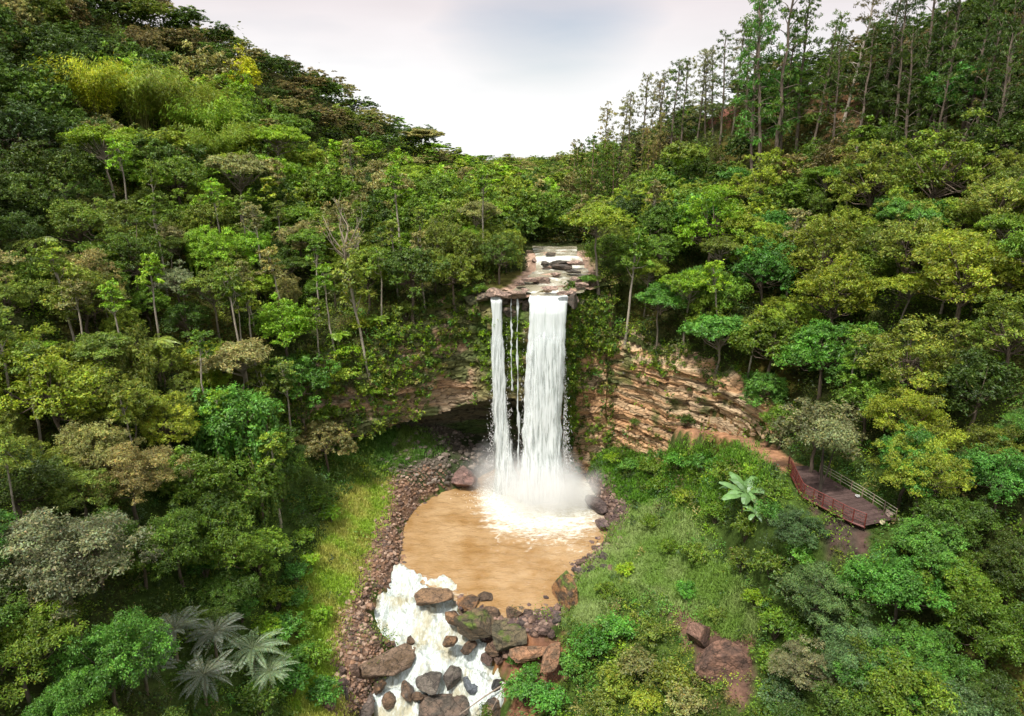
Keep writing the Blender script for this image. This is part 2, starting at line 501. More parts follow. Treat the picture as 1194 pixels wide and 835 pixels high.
GRASS_D, GRASS_P, GRASS_Y = (.05, .10, .015), (.20, .28, .08), (.15, .19, .03)
FLOOR_C = (.045, .055, .016)
def ground_cols(x, y, z, upper):
    P = np.stack([x, y, z], -1)
    px, py, d = project(P)
    jx = px + fbm(x / 1.5, y / 1.5, oct=3, seed=41) * 22
    jy = py + fbm(x / 1.5, y / 1.5, oct=3, seed=42) * 16
    n = fbm(x / 5, y / 5, oct=4, seed=7)[..., None]
    C = np.array(FLOOR_C) * (1 + n * .8) + np.array((.03, .012, .0)) * np.clip(fbm(x / 11, y / 11, seed=8)[..., None] * 3, 0, 1)
    def paint(poly, c1, c2=None, s=3.0):
        m = in_poly(jx, jy, poly) & (d > 10)
        k = sstep(-.25, .25, fbm(x / s, y / s, oct=4, seed=13))[..., None]
        cc = np.array(c1) * (1 - k) + np.array(c2 or c1) * k
        C[m] = cc[m]
    if not upper:
        near = (py > 535) & (d > 10) & (np.hypot(x - 0, y - 80) < 45)
        g = np.array((.045, .075, .014)) * (1 + n * .6)
        C[near] = g[near]
        paint(Z_GRASS_L, (.18, .28, .03), (.28, .28, .07), 4)
        paint(Z_PALE, GRASS_P, (.12, .22, .06), 4)
        paint(Z_STONE_R, (.13, .085, .065), (.07, .05, .045), 1.2)
        paint(Z_STONE_L, (.20, .12, .075), (.10, .065, .045), 1.2)
        paint(Z_SCREE, (.10, .085, .065), (.04, .055, .022), 2)
        paint(Z_RED2, (.26, .12, .06), (.16, .08, .05), 2)
        paint(Z_RED, (.19, .105, .075), (.10, .06, .045), 1.5)
        paint(Z_DARKBANK, (.09, .055, .045), (.05, .04, .03), 2.5)
    else:
        paint(Z_RUST_TOP, (.26, .10, .075), (.18, .08, .06), 4)
        paint(Z_RUST_TOP2, (.22, .12, .06), (.12, .08, .04), 5)
        sr = sdist(x, y, RIVER)
        m = (sr < .9) & (y < 126)
        k = sstep(-.2, .3, fbm(x / 2.2, y / .8, oct=4, seed=77))[..., None]
        cc = np.array((.40, .27, .20)) * (1 - k) + np.array((.22, .15, .11)) * k
        C[m] = cc[m]
    # earth path
    pd = poly_dist(x, y, PATHL, closed=False) + fbm(x, y, oct=2, seed=4) * .4
    m = (pd < 1.35)
    kk = sstep(-.2, .2, fbm(x / 2, y / 2, seed=15))[..., None]
    cc = np.array((.36, .19, .105)) * (1 - kk) + np.array((.27, .15, .09)) * kk
    C[m] = cc[m]
    return np.clip(C, .004, 1)

def axis(breaks):
    out = [breaks[0][0]]
    for (a, _), (b, s) in zip(breaks[:-1], breaks[1:]):
        n = max(1, int(round((b - a) / s)))
        out += list(a + (b - a) * np.arange(1, n + 1) / n)
    return np.array(out)

def sheet(name, xs, ys, fz, keep, upper, label):
    X, Y = np.meshgrid(xs, ys)
    Z = fz(X, Y)
    K = keep(X, Y)
    nx = len(xs)
    idx = np.arange(X.size).reshape(X.shape)
    f = np.stack([idx[:-1, :-1], idx[:-1, 1:], idx[1:, 1:], idx[1:, :-1]], -1).reshape(-1, 4)
    kf = K.ravel()[f].all(1)
    f = f[kf]
    used = np.zeros(X.size, bool)
    used[f.ravel()] = True
    remap = -np.ones(X.size, int)
    remap[used] = np.arange(used.sum())
    V = np.stack([X.ravel(), Y.ravel(), Z.ravel()], 1)[used]
    C = ground_cols(V[:, 0], V[:, 1], V[:, 2], upper)
    me = mesh_from(name, V, remap[f], True, cols=C, mats=[M_GROUND])
    o = add_obj(name, me)
    tag(o, label, kind='structure')
    return o

xs = axis([(-5000, 0), (-900, 400), (-260, 60), (-130, 5), (-60, 1.6), (50, .8), (130, 1.6), (260, 5), (900, 60), (5000, 400)])
ys = axis([(-900, 0), (-60, 120), (20, 10), (50, 2), (128, .8), (240, 1.7), (420, 6), (900, 30), (9000, 600)])
RC = 46
def keep_low(X, Y):
    up = is_upper(X, Y)
    d = poly_dist(X, Y, RIMP, closed=False)
    d2 = poly_dist(X, Y, [(-5000, 70), (-70, 70), (-45, 80)] + RIMP + [(42, 74), (60, 66), (5000, 66)], closed=False)
    return (~up) | (d2 < 2.5) | ((d < 13) & (np.hypot(X - CEN[0], Y - CEN[1]) < RC))
def keep_up(X, Y):
    d = poly_dist(X, Y, [(-70, 70), (-45, 80)] + RIMP + [(42, 74), (60, 66)], closed=False)
    return is_upper(X, Y) | ((d < 1.8) & (poly_dist(X, Y, RIMP, closed=False) > 1.2))
sheet('valley_ground', xs, ys, lambda a, b: lower_z(a, b) - .3 * is_upper(a, b), keep_low, False, 'grassy and stony valley floor around the muddy pool')
sheet('upper_hillside', xs, ys, upper_z, keep_up, True, 'wooded hillsides and river bench above the waterfall')

# ------------------------------------------------------------------ cliff wall
def build_cliff():
    R = np.array(RIM, float)
    seg = np.hypot(*np.diff(R[:, :2], axis=0).T)
    S = np.concatenate([[0], np.cumsum(seg)])
    ns = int(S[-1] / .3)
    s = np.linspace(0, S[-1], ns)
    # smooth the plan a little
    A = np.stack([np.interp(s, S, R[:, i]) for i in range(6)], 1)
    ker = np.ones(17) / 17
    for i in range(6):
        pad = np.concatenate([np.full(8, A[0, i]), A[:, i], np.full(8, A[-1, i])])
        A[:, i] = np.convolve(pad, ker, 'valid')
    T = norm(np.gradient(A[:, :2], axis=0))
    inw = np.stack([-T[:, 1], T[:, 0]], 1)          # pointing back into the hill
    nr = 110
    ztu = upper_z(A[:, 0] + inw[:, 0] * 2.4, A[:, 1] + inw[:, 1] * 2.4)
    A[:, 2] = np.where((A[:, 0] > -5.2) & (A[:, 0] < 9), A[:, 2], ztu + .1)
    t = np.linspace(0, 1, nr)
    zt = A[:, 2][:, None]
    zb = A[:, 5][:, None] - 1.5
    z = zb + (zt - zb) * t[None, :]
    zo = A[:, 3][:, None]
    rec = A[:, 4][:, None]
    q = np.clip((z - A[:, 5][:, None]) / np.maximum(zo - A[:, 5][:, None], .5), 0, 1)
    off = rec * (1 - q) ** .45 * (z < zo)
    # strata: ledges and slots that run along the wall and dip slightly
    ss = s[:, None] + 0 * z
    dip = z + .05 * ss + fbm(ss / 9, z / 6, seed=51) * 1.6
    # beds of uneven thickness, each set in or out, with an open joint under it
    bd = dip / 1.25 + .5 * fbm(dip * .35, ss / 22, seed=52)
    bi, bf = np.floor(bd), bd - np.floor(bd)
    seg_ = ss / 3.4 + 3 * _hash(bi.astype(int), 0 * bi.astype(int), 0 * bi.astype(int), 5) + .5 * fbm(dip * .5, ss / 5, seed=57)
    si, sf = np.floor(seg_), seg_ - np.floor(seg_)
    blk = _hash(bi.astype(int), si.astype(int), 0 * bi.astype(int), 9) - .5
    groove = np.exp(-(bf / .09) ** 2) * .42 + np.exp(-(sf / .04) ** 2) * .35
    lay = fbm(dip * 2.6, ss / 4, oct=3, seed=53)
    big = fbm(ss / 6, z / 8, oct=3, seed=55) * 1.6
    off = off + groove - lay * .30 - blk * .85 - big * .9
    fade = np.clip(np.minimum(ss, s[-1] - ss) / 5, 0, 1)
    # ragged top that leans back into the hill
    back = sstep(.9, 1, t)[None, :] * 2.6
    off = off * (fade * .8 + .2) + back
    X = A[:, 0][:, None] + inw[:, 0][:, None] * off
    Y = A[:, 1][:, None] + inw[:, 1][:, None] * off
    Z = z + fbm(ss / 2, z / 2, seed=56) * .25 + sstep(.93, 1, t)[None, :] * (.35 + .5 * fbm(ss / 2.5, ss * 0, seed=59))
    # colour
    sc = fbm(dip * 1.3, ss / 16, oct=4, seed=60)[..., None]
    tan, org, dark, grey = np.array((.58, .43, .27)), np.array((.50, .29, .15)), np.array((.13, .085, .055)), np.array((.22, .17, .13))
    C = tan * (.7 + .3 * np.clip(1 + sc * 2, 0, 1)) + (org - tan) * np.clip(.5 + sc * 2.4, 0, 1)
    crack = np.maximum(sstep(.22, .45, fbm(dip * 1.9, ss / 3.2, oct=4, seed=61)), sstep(.25, .5, groove) * .7)[..., None]
    C = C * (1 - crack * .75) + dark * crack * .75
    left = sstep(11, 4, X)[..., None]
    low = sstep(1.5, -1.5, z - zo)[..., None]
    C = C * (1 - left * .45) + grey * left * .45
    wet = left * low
    C = C * (1 - wet * .8) + np.array((.045, .06, .04)) * wet * .8  # left wall turns darker and duller green below the overhang line
    moss = sstep(-.02, .25, fbm(ss / 3, z / 2.2, oct=4, seed=62) - .26 + .42 * left[..., 0] * (1 - low[..., 0] * .4) + .3 * sstep(.7, 1, t)[None, :])[..., None]
    C = C * (1 - moss * .8) + np.array((.05, .095, .018)) * moss * .8
    gr = sstep(-7, -5, X)[..., None] * sstep(3, 1.5, X)[..., None] * (1 - low)
    C = C * (1 - gr * .55) + np.array((.06, .13, .012)) * gr * .55
    idx = np.arange(X.size).reshape(X.shape)
    f = np.stack([idx[:-1, :-1], idx[1:, :-1], idx[1:, 1:], idx[:-1, 1:]], -1).reshape(-1, 4)
    V = np.stack([X.ravel(), Y.ravel(), Z.ravel()], 1)
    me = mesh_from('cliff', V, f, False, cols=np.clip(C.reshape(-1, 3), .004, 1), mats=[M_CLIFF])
    o = add_obj('cliff', me)
    tag(o, 'layered tan and orange rock cliff ringing the pool', kind='structure')
    return X, Y, Z, A, s
CLX, CLY, CLZ, CLA, CLS = build_cliff()
# ------------------------------------------------------------------ water
def water_material(name, c1=(.27, .150, .052, 1), c2=(.41, .275, .145, 1), hi=(.84, .85, .82, 1), bump=.45, lo=(.42, .38, .25, 1), fr=(.72, 1.35), st=(.9, 2.4, 1)):
    """muddy water; the 'foam' attribute mixes in broken white foam"""
    m, nt, out = new_mat(name)
    tc = nd(nt, 'ShaderNodeTexCoord')
    at = nd(nt, 'ShaderNodeAttribute', attribute_name='foam')
    mp = nd(nt, 'ShaderNodeMapping')
    mp.inputs['Scale'].default_value = st
    nt.links.new(tc.outputs['Object'], mp.inputs[0])
    n1 = nd(nt, 'ShaderNodeTexNoise', Scale=1.15, Detail=7.0, Roughness=.66, Distortion=.7)
    nt.links.new(mp.outputs[0], n1.inputs['Vector'])
    n2 = nd(nt, 'ShaderNodeTexNoise', Scale=.14, Detail=4.0, Roughness=.6)
    nt.links.new(tc.outputs['Object'], n2.inputs['Vector'])
    r1 = nd(nt, 'ShaderNodeValToRGB')
    e = r1.color_ramp.elements
    e[0].position, e[0].color = .36, c1
    e[1].position, e[1].color = .66, c2
    nt.links.new(n2.outputs[0], r1.inputs[0])
    # foam mask = smoothstep(attribute + noise)
    s = nd(nt, 'ShaderNodeMath', operation='MULTIPLY_ADD')
    nt.links.new(n1.outputs[0], s.inputs[0])
    s.inputs[1].default_value = 1.1
    nt.links.new(at.outputs['Fac'], s.inputs[2])
    mr = nd(nt, 'ShaderNodeMapRange', interpolation_type='SMOOTHSTEP')
    mr.inputs['From Min'].default_value = fr[0]
    mr.inputs['From Max'].default_value = fr[1]
    nt.links.new(s.outputs[0], mr.inputs[0])
    foamc = nd(nt, 'ShaderNodeValToRGB')
    e = foamc.color_ramp.elements
    e[0].position, e[0].color = .36, lo
    e[1].position, e[1].color = .62, hi
    n3 = nd(nt, 'ShaderNodeTexNoise', Scale=1.4, Detail=8.0, Roughness=.7, Distortion=1.2)
    nt.links.new(mp.outputs[0], n3.inputs['Vector'])
    nt.links.new(n3.outputs[0], foamc.inputs[0])
    mx = nd(nt, 'ShaderNodeMix', data_type='RGBA')
    nt.links.new(mr.outputs[0], mx.inputs['Factor'])
    nt.links.new(r1.outputs[0], mx.inputs['A'])
    nt.links.new(foamc.outputs[0], mx.inputs['B'])
    p = nd(nt, 'ShaderNodeBsdfPrincipled')
    nt.links.new(mx.outputs['Result'], p.inputs['Base Color'])
    rr = nd(nt, 'ShaderNodeMapRange')
    rr.inputs['To Min'].default_value = .1
    rr.inputs['To Max'].default_value = .8
    nt.links.new(mr.outputs[0], rr.inputs[0])
    nt.links.new(rr.outputs[0], p.inputs['Roughness'])
    p.inputs['IOR'].default_value = 1.4
    w = nd(nt, 'ShaderNodeTexNoise', Scale=1.5, Detail=9.0, Roughness=.65, Distortion=.4)
    nt.links.new(mp.outputs[0], w.inputs['Vector'])
    b = nd(nt, 'ShaderNodeBump', Strength=.6, Distance=bump)
    nt.links.new(w.outputs[0], b.inputs['Height'])
    nt.links.new(b.outputs[0], p.inputs['Normal'])
    nt.links.new(p.outputs[0], out.inputs[0])
    return m
M_WATER = water_material('muddy_water')
M_RAPID = water_material('rapid_water', (.36, .33, .21, 1), (.50, .47, .35, 1), (.80, .87, .88, 1), 1.0, (.34, .39, .34, 1), (.80, 1.4), (2.2, .9, 1))
M_SHALLOW = water_material('shallow_water', (.20, .18, .12, 1), (.34, .31, .23, 1), (.82, .84, .80, 1), .3, (.40, .40, .32, 1), (.8, 1.3), (1.2, 2.6, 1))

def fall_material(name, dens, alpha=True):
    m, nt, out = new_mat(name)
    uv = nd(nt, 'ShaderNodeAttribute', attribute_name='col')      # x = across in metres/10, y = down in metres/40, z = edge
    mp = nd(nt, 'ShaderNodeMapping')
    mp.inputs['Scale'].default_value = (34, 9, 0)
    nt.links.new(uv.outputs['Vector'], mp.inputs[0])
    n = nd(nt, 'ShaderNodeTexNoise', Scale=1.0, Detail=6.0, Roughness=.62, Distortion=.25)
    nt.links.new(mp.outputs[0], n.inputs['Vector'])
    r = nd(nt, 'ShaderNodeValToRGB')
    e = r.color_ramp.elements
    e[0].position, e[0].color = .33, (.64, .70, .68, 1)
    e[1].position, e[1].color = .58, (.87, .92, .93, 1)
    nt.links.new(n.outputs[0], r.inputs[0])
    d = nd(nt, 'ShaderNodeBsdfDiffuse')
    t = nd(nt, 'ShaderNodeBsdfTranslucent')
    nt.links.new(r.outputs[0], d.inputs[0])
    nt.links.new(r.outputs[0], t.inputs[0])
    b = nd(nt, 'ShaderNodeBump', Strength=.7, Distance=.25)
    nt.links.new(n.outputs[0], b.inputs['Height'])
    nt.links.new(b.outputs[0], d.inputs['Normal'])
    mx = nd(nt, 'ShaderNodeMixShader')
    mx.inputs[0].default_value = .3
    nt.links.new(d.outputs[0], mx.inputs[1])
    nt.links.new(t.outputs[0], mx.inputs[2])
    if not alpha:
        nt.links.new(mx.outputs[0], out.inputs[0])
        return m
    tr = nd(nt, 'ShaderNodeBsdfTransparent')
    sep = nd(nt, 'ShaderNodeSeparateXYZ')
    nt.links.new(uv.outputs['Vector'], sep.inputs[0])
    ad = nd(nt, 'ShaderNodeMath', operation='ADD')
    nt.links.new(n.outputs[0], ad.inputs[0])
    nt.links.new(sep.outputs[2], ad.inputs[1])
    mr = nd(nt, 'ShaderNodeMapRange', interpolation_type='SMOOTHSTEP')
    mr.inputs['From Min'].default_value = dens
    mr.inputs['From Max'].default_value = dens + .3
    nt.links.new(ad.outputs[0], mr.inputs[0])
    m2 = nd(nt, 'ShaderNodeMixShader')
    nt.links.new(mr.outputs[0], m2.inputs[0])
    nt.links.new(tr.outputs[0], m2.inputs[1])
    nt.links.new(mx.outputs[0], m2.inputs[2])
    nt.links.new(m2.outputs[0], out.inputs[0])
    return m
M_FALL = fall_material('falling_water', .3)
M_VEIL = fall_material('falling_spray_veil', .52)

def water_grid(name, poly, step, fz, ffoam, label, grow=1.2, box=None, mat=None, mask=None):
    P = np.array(poly)
    x0, y0 = P.min(0) - 2 if box is None else box[:2]
    x1, y1 = P.max(0) + 2 if box is None else box[2:]
    X, Y = np.meshgrid(np.arange(x0, x1, step), np.arange(y0, y1, step))
    s = sdist(X, Y, poly)
    K = s < grow
    if mask is not None: K &= mask(X, Y)
    idx = np.arange(X.size).reshape(X.shape)
    f = np.stack([idx[:-1, :-1], idx[:-1, 1:], idx[1:, 1:], idx[1:, :-1]], -1).reshape(-1, 4)
    f = f[K.ravel()[f].all(1)]
    used = np.zeros(X.size, bool)
    used[f.ravel()] = True
    rm = np.cumsum(used) - 1
    x, y = X.ravel()[used], Y.ravel()[used]
    me = mesh_from(name, np.stack([x, y, fz(x, y)], 1), rm[f], True, attrs={'foam': ffoam(x, y)}, mats=[mat or M_WATER])
    o = add_obj(name, me)
    tag(o, label, kind='structure')
    return o

def pool_z(x, y):
    r = np.hypot((x - 4.6) / 1.3, y - 97)
    # waves run out from the foot of the fall
    wv = np.sin((r - fbm(x / 3, y / 3, seed=70) * 2.5) * 2.4) * .07 * np.exp(-r / 22) + (fbm(x / 1.3, y / .55, oct=3, seed=71) * .20 + np.sin(y * 3.1 + 3 * fbm(x / 3, y / 3, seed=73)) * .035) * sstep(0, 1.5, -sdist(x, y, POOL) + .8)
    boil = np.exp(-(r / 5.0) ** 2)
    return 0.0 + wv + boil * (.25 + .7 * fbm(x / 1.1, y / 1.1, oct=3, seed=72)) - .5 * sstep(1.5, -1, sdist(x, y, POOL) * -1 + 0) * 0
def pool_foam(x, y):
    r = np.hypot((x - 5.0) / 1.15, (y - 96.5) / 1.0)
    r2 = np.hypot((x - .5), (y - 99))
    f = 1.0 * np.exp(-(r / 8.8) ** 2.2) + .6 * np.exp(-(r2 / 5) ** 2)
    f += .14 * np.exp(-((x - 6) / 9.0) ** 2) * sstep(72, 88, y)
    f -= .25 * sstep(-2, -9, x)
    f += .45 * np.exp(-(np.maximum(0, sdist(x, y, STREAM) + .8) / 1.5) ** 2)
    f += .1 * sstep(85, 70, y)
    f += .34 * sstep(.07, .0, np.abs(fbm(x / 5 + 9, y / 2.2, oct=3, seed=74))) * sstep(72, 90, y) * sstep(-11, -4, x)
    return f
water_grid('pool_water', POOL, .3, pool_z, pool_foam, 'muddy ochre pool below the falls with white foam where they land')

def str_z(x, y):
    base = stream_z(y)
    # drops over buried ledges
    st = base + .5 * np.sin((y + x * .35) * 1.15 + 2 * fbm(x / 3, y / 3, seed=88))
    return st + fbm(x / 1.3, y / 2.2, oct=4, seed=80) * .9 - np.abs(fbm(x / .8, y / 1.3, oct=4, seed=81)) * .8 + .2 + fbm(x / .35, y / .35, oct=2, seed=82) * .12
def str_foam(x, y):
    return .70 + .7 * fbm(x / 2.0, y / 2.2, oct=4, seed=83) + .25 * np.clip(fbm(x / .8, y / 1.5, seed=84), -.4, 1)
water_grid('rapids_water', STREAM, .16, str_z, str_foam, 'white churning rapids leaving the muddy pool', .35, box=(-22, 40, 6, 80), mat=M_RAPID)
water_grid('upper_river_water', RIVER, .25, lambda x, y: river_z(y) + .05 + fbm(x / 1.3, y / .8, oct=3, seed=85) * .14 - .35 * sstep(2.5, -3, x) * sstep(103, 106, y),
           lambda x, y: .22 + .7 * fbm(x / 2.2, y / 1.0, oct=4, seed=86) + .4 * sstep(116, 117, y) * sstep(121, 119, y) + .35 * sstep(105, 101, y) * sstep(0, 3, x),
           'shallow river running over flat rock to the lip', -.4, mat=M_SHALLOW, mask=lambda X, Y: (Y > 102.6 + .5 * fbm(X / .8, X * 0, seed=99)) | ((X > 2.8) & (X < 8.4) & (Y > 101.2)) | ((X > -3.2) & (X < -1.5) & (Y > 101.4)))

def fall(name, path, n_u, thick, mat, seed, edge=.0, rag=.3, wav=.25, top_fade=0.0):
    """path: list of (x_left, x_right, y, z) from top to bottom -> closed rounded body"""
    P = np.array(path, float)
    L = np.concatenate([[0], np.cumsum(np.hypot(np.diff(P[:, 2]), np.diff(P[:, 3])))])
    nv = int(L[-1] / .22)
    l = np.linspace(0, L[-1], nv)
    A = np.stack([np.interp(l, L, P[:, i]) for i in range(4)], 1)
    a = np.linspace(0, 2 * math.pi, n_u, endpoint=False)
    cx, cy = np.cos(a), np.sin(a)
    cx = np.sign(cx) * np.abs(cx) ** .6
    mid = (A[:, 0] + A[:, 1]) / 2
    hw = (A[:, 1] - A[:, 0]) / 2
    hw = hw * (1 + rag * .25 * fbm(l / 3, l * 0, seed=seed + 3))
    U = mid[:, None] + hw[:, None] * cx[None, :]
    frac = (l / L[-1])[:, None]
    # long ridges of falling water
    rid = fbm(U / .55, frac * 7 + U * .2, oct=4, seed=seed) * wav + fbm(U / 1.7, frac * 3, oct=2, seed=seed + 5) * wav * 1.2
    Yv = A[:, 2][:, None] - thick * cy[None, :] * (0.35 + .65 * sstep(0, .12, frac)) - rid * (cy[None, :] > -.2) * (.3 + frac)
    Xv = U + fbm(U * 2, frac * 14, seed=seed + 9) * .12 + rag * .5 * fbm(frac * 16 + cx[None, :] * .7, frac * 3, oct=3, seed=seed + 11) * np.abs(cx[None, :]) ** 4
    Zv = A[:, 3][:, None] + 0 * U
    V = np.stack([Xv, Yv, Zv], -1).reshape(-1, 3)
    idx = np.arange(nv * n_u).reshape(nv, n_u)
    nx = np.roll(idx, -1, 1)
    f = np.stack([idx[:-1], nx[:-1], nx[1:], idx[1:]], -1).reshape(-1, 4)
    ed = edge + .32 * (1 - np.abs(cx[None, :]) ** 5) - top_fade * (1 - sstep(0, .16, frac))
    C = np.stack([(U + 3 * (cy[None, :] > 0)) / 10, (l[:, None] + 0 * U) / 40, ed], -1).reshape(-1, 3)
    me = mesh_from(name, V, f, True, cols=C, mats=[mat])
    return me

w1 = add_obj('waterfall', fall('waterfall', [(2.9, 8.3, 102.3, 33.05), (2.8, 8.4, 101.3, 33.25), (2.7, 8.5, 100.0, 32.6), (2.7, 8.3, 99.5, 31), (2.6, 8.2, 99.1, 28), (2.2, 8.0, 98.7, 22),
              (1.9, 7.9, 98.4, 15), (1.7, 7.9, 98.1, 8), (1.2, 8.3, 97.7, 3), (.6, 9.2, 97.5, -.6)], 150, .75, M_FALL, 300, .24, .4, .24))
tag(w1, 'widest and tallest white waterfall, the thick right-hand column dropping from the lip into the pool', 'waterfall')
v1 = add_obj('spray_veil', fall('spray_veil', [(2.7, 8.6, 99.5, 31), (2.5, 8.3, 98.9, 27), (2.2, 8.1, 98.4, 20), (1.8, 8.1, 97.9, 12), (.8, 8.8, 97.3, 4), (-.4, 10, 96.9, -.5)], 90, 1.25, M_VEIL, 320, -.05, .8, .3, .6), w1)
w2 = add_obj('waterfall', fall('waterfall', [(-3.2, -1.5, 104.4, 33.3), (-3.25, -1.5, 102.0, 33.2), (-3.3, -1.5, 101.1, 32.3), (-3.2, -1.45, 100.7, 29), (-3.1, -1.2, 100.4, 22),
              (-2.9, -.9, 100.1, 14), (-2.7, -.4, 99.9, 8), (-2.5, .4, 99.6, 4), (-2.6, 1.8, 99.4, -.5)], 60, .35, M_FALL, 340, .08, .5, .14))
tag(w2, 'narrow white waterfall left of the wide main column', 'waterfall')
add_obj('spray_veil', fall('spray_veil', [(-3.4, -1.4, 100.8, 30), (-3.3, -1.0, 100.1, 22), (-3.1, -.6, 99.8, 13), (-2.9, .6, 99.5, 5), (-3.4, 2.4, 99.2, -.4)], 50, .55, M_VEIL, 350, -.08, .8, .2, .5), w2)
def drops(parent, name, n, xl, xr, y0, zt, seed, foot):
    rng = np.random.default_rng(seed)
    side = rng.random(n) < (.15 if foot == 0 and n > 1000 else .5)
    f = rng.random(n) ** .4                       # more towards the bottom
    z = zt * (1 - f)
    spread = .10 + 1.0 * f ** 2
    x = np.where(side, xl - np.abs(rng.normal(size=n)) * spread, xr + np.abs(rng.normal(size=n)) * spread)
    y = y0 - 3.0 * f - rng.random(n) * .8
    m = n
    th = rng.uniform(0, math.pi * 2, m)           # splashes thrown out from the foot
    rr = np.abs(rng.normal(size=m)) * 2.6
    h = np.abs(rng.normal(size=m)) * 1.6 * np.exp(-rr / 4)
    P = np.concatenate([np.stack([x, y, z], 1), np.stack([(xl + xr) / 2 + foot * .5 + np.cos(th) * (rr + (xr - xl) / 2), y0 - 3.4 + np.sin(th) * rr * .7, h], 1)])
    k = len(P)
    V, F = leaf_quads(P, np.tile([0, -1., .35], (k, 1)) + rng.normal(size=(k, 3)) * .3, rng.uniform(.08, .40, k), rng.uniform(.03, .08, k), rng, norm(np.tile([0, 0, -1.], (k, 1)) + rng.normal(size=(k, 3)) * .25))
    me = mesh_from(name, V, F, False, cols=np.full((4 * k, 3), .95), mats=[M_LEAF])
    o = add_obj(name, me, parent)
    o['kind'] = 'stuff'
drops(w1, 'spray_drops', 1700, 1.9, 8.2, 100.8, 31, 5, 0)
drops(w2, 'spray_drops', 700, -3.0, -.9, 101.2, 31, 6, 0)
for i, (xa, wd, zt, zb2) in enumerate([(-.2, .08, 33.0, 20), (.75, .15, 33.1, 4)]):
    o = add_obj('water_trickle', fall('water_trickle', [(xa, xa + wd, 102.4, zt), (xa, xa + wd, 101.0, zt - .25), (xa, xa + wd, 100.5 + .1 * i, zt - 2), (xa + .1, xa + wd + .15, 100.0, 18), (xa + .2, xa + wd + .35, 99.8, zb2)][:5], 14, .1, M_FALL, 360 + i, -.05, .8, .06))
    tag(o, ['thin thread of water hanging just right of the narrow waterfall', 'longest thin water thread between the two waterfalls', 'thin water thread close beside the wide waterfall\'s left edge', 'short faint water thread touching the narrow waterfall'][i],
        'water trickle', 'thin threads of water between the falls')

# spray cloud where the water lands
def mist(name, c, r, dens, label):
    m, nt, out = new_mat(name)
    tc = nd(nt, 'ShaderNodeTexCoord')
    ln = nd(nt, 'ShaderNodeVectorMath', operation='LENGTH')
    nt.links.new(tc.outputs['Object'], ln.inputs[0])
    n = nd(nt, 'ShaderNodeTexNoise', Scale=2.2, Detail=4.0, Roughness=.6)
    nt.links.new(tc.outputs['Object'], n.inputs['Vector'])
    ma = nd(nt, 'ShaderNodeMath', operation='MULTIPLY_ADD')
    nt.links.new(n.outputs[0], ma.inputs[0])
    ma.inputs[1].default_value = -1.1
    nt.links.new(ln.outputs['Value'], ma.inputs[2])
    mr = nd(nt, 'ShaderNodeMapRange', interpolation_type='SMOOTHSTEP')
    mr.inputs['From Min'].default_value = .38
    mr.inputs['From Max'].default_value = -.35
    mr.inputs['To Min'].default_value = 0
    mr.inputs['To Max'].default_value = dens
    nt.links.new(ma.outputs[0], mr.inputs[0])
    v = nd(nt, 'ShaderNodeVolumeScatter')
    v.inputs['Color'].default_value = (.97, .98, 1, 1)
    nt.links.new(mr.outputs[0], v.inputs['Density'])
    nt.links.new(v.outputs[0], out.inputs['Volume'])
    import bmesh
    bm = bmesh.new()
    bmesh.ops.create_icosphere(bm, subdivisions=3, radius=1)
    me = bpy.data.meshes.new(name)
    bm.to_mesh(me)
    bm.free()
    me.materials.append(m)
    o = add_obj(name, me, loc=c)
    o.scale = r
    tag(o, label, kind='stuff')
mist('mist', (5.4, 95.6, 2.6), (10.5, 8.5, 8), .36, 'white spray cloud boiling up where the wide waterfall lands')
mist('mist', (-2.2, 100.6, 2.6), (7.5, 5, 7.5), .2, 'bluish spray at the foot of the narrow waterfall')

# ------------------------------------------------------------------ rocks
import bmesh
def ico(sub):
    bm = bmesh.new()
    bmesh.ops.create_icosphere(bm, subdivisions=sub, radius=1)
    V = np.array([v.co[:] for v in bm.verts])
    F = np.array([[v.index for v in f.verts] for f in bm.faces])
    bm.free()
    return V, F
ICO = {k: ico(k) for k in (1, 2, 3, 4, 5)}

def rock_shape(seed, sub=4, boxy=.5, rough=.12, cuts=15):
    V, F = ICO[sub]
    V = V.copy()
    rng = np.random.default_rng(seed)
    box = V / np.abs(V).max(1, keepdims=True)
    V = V * (1 - boxy) + box * boxy * .85
    for _ in range(cuts):                    # split faces
        n = norm(rng.normal(size=3))
        d = rng.uniform(.5, .88)
        s = V @ n - d
        V = V - np.where(s > 0, s, 0)[:, None] * n * .97
    nn = norm(V)
    V = V + nn * (fbm(V[:, 0] * 1.6 + seed, V[:, 1] * 1.6, V[:, 2] * 1.6, 4, seed)[:, None] * rough * 1.6
                  + fbm(V[:, 0] * 5, V[:, 1] * 5 + seed, V[:, 2] * 9, 3, seed + 1)[:, None] * rough * .5)
    return V, F

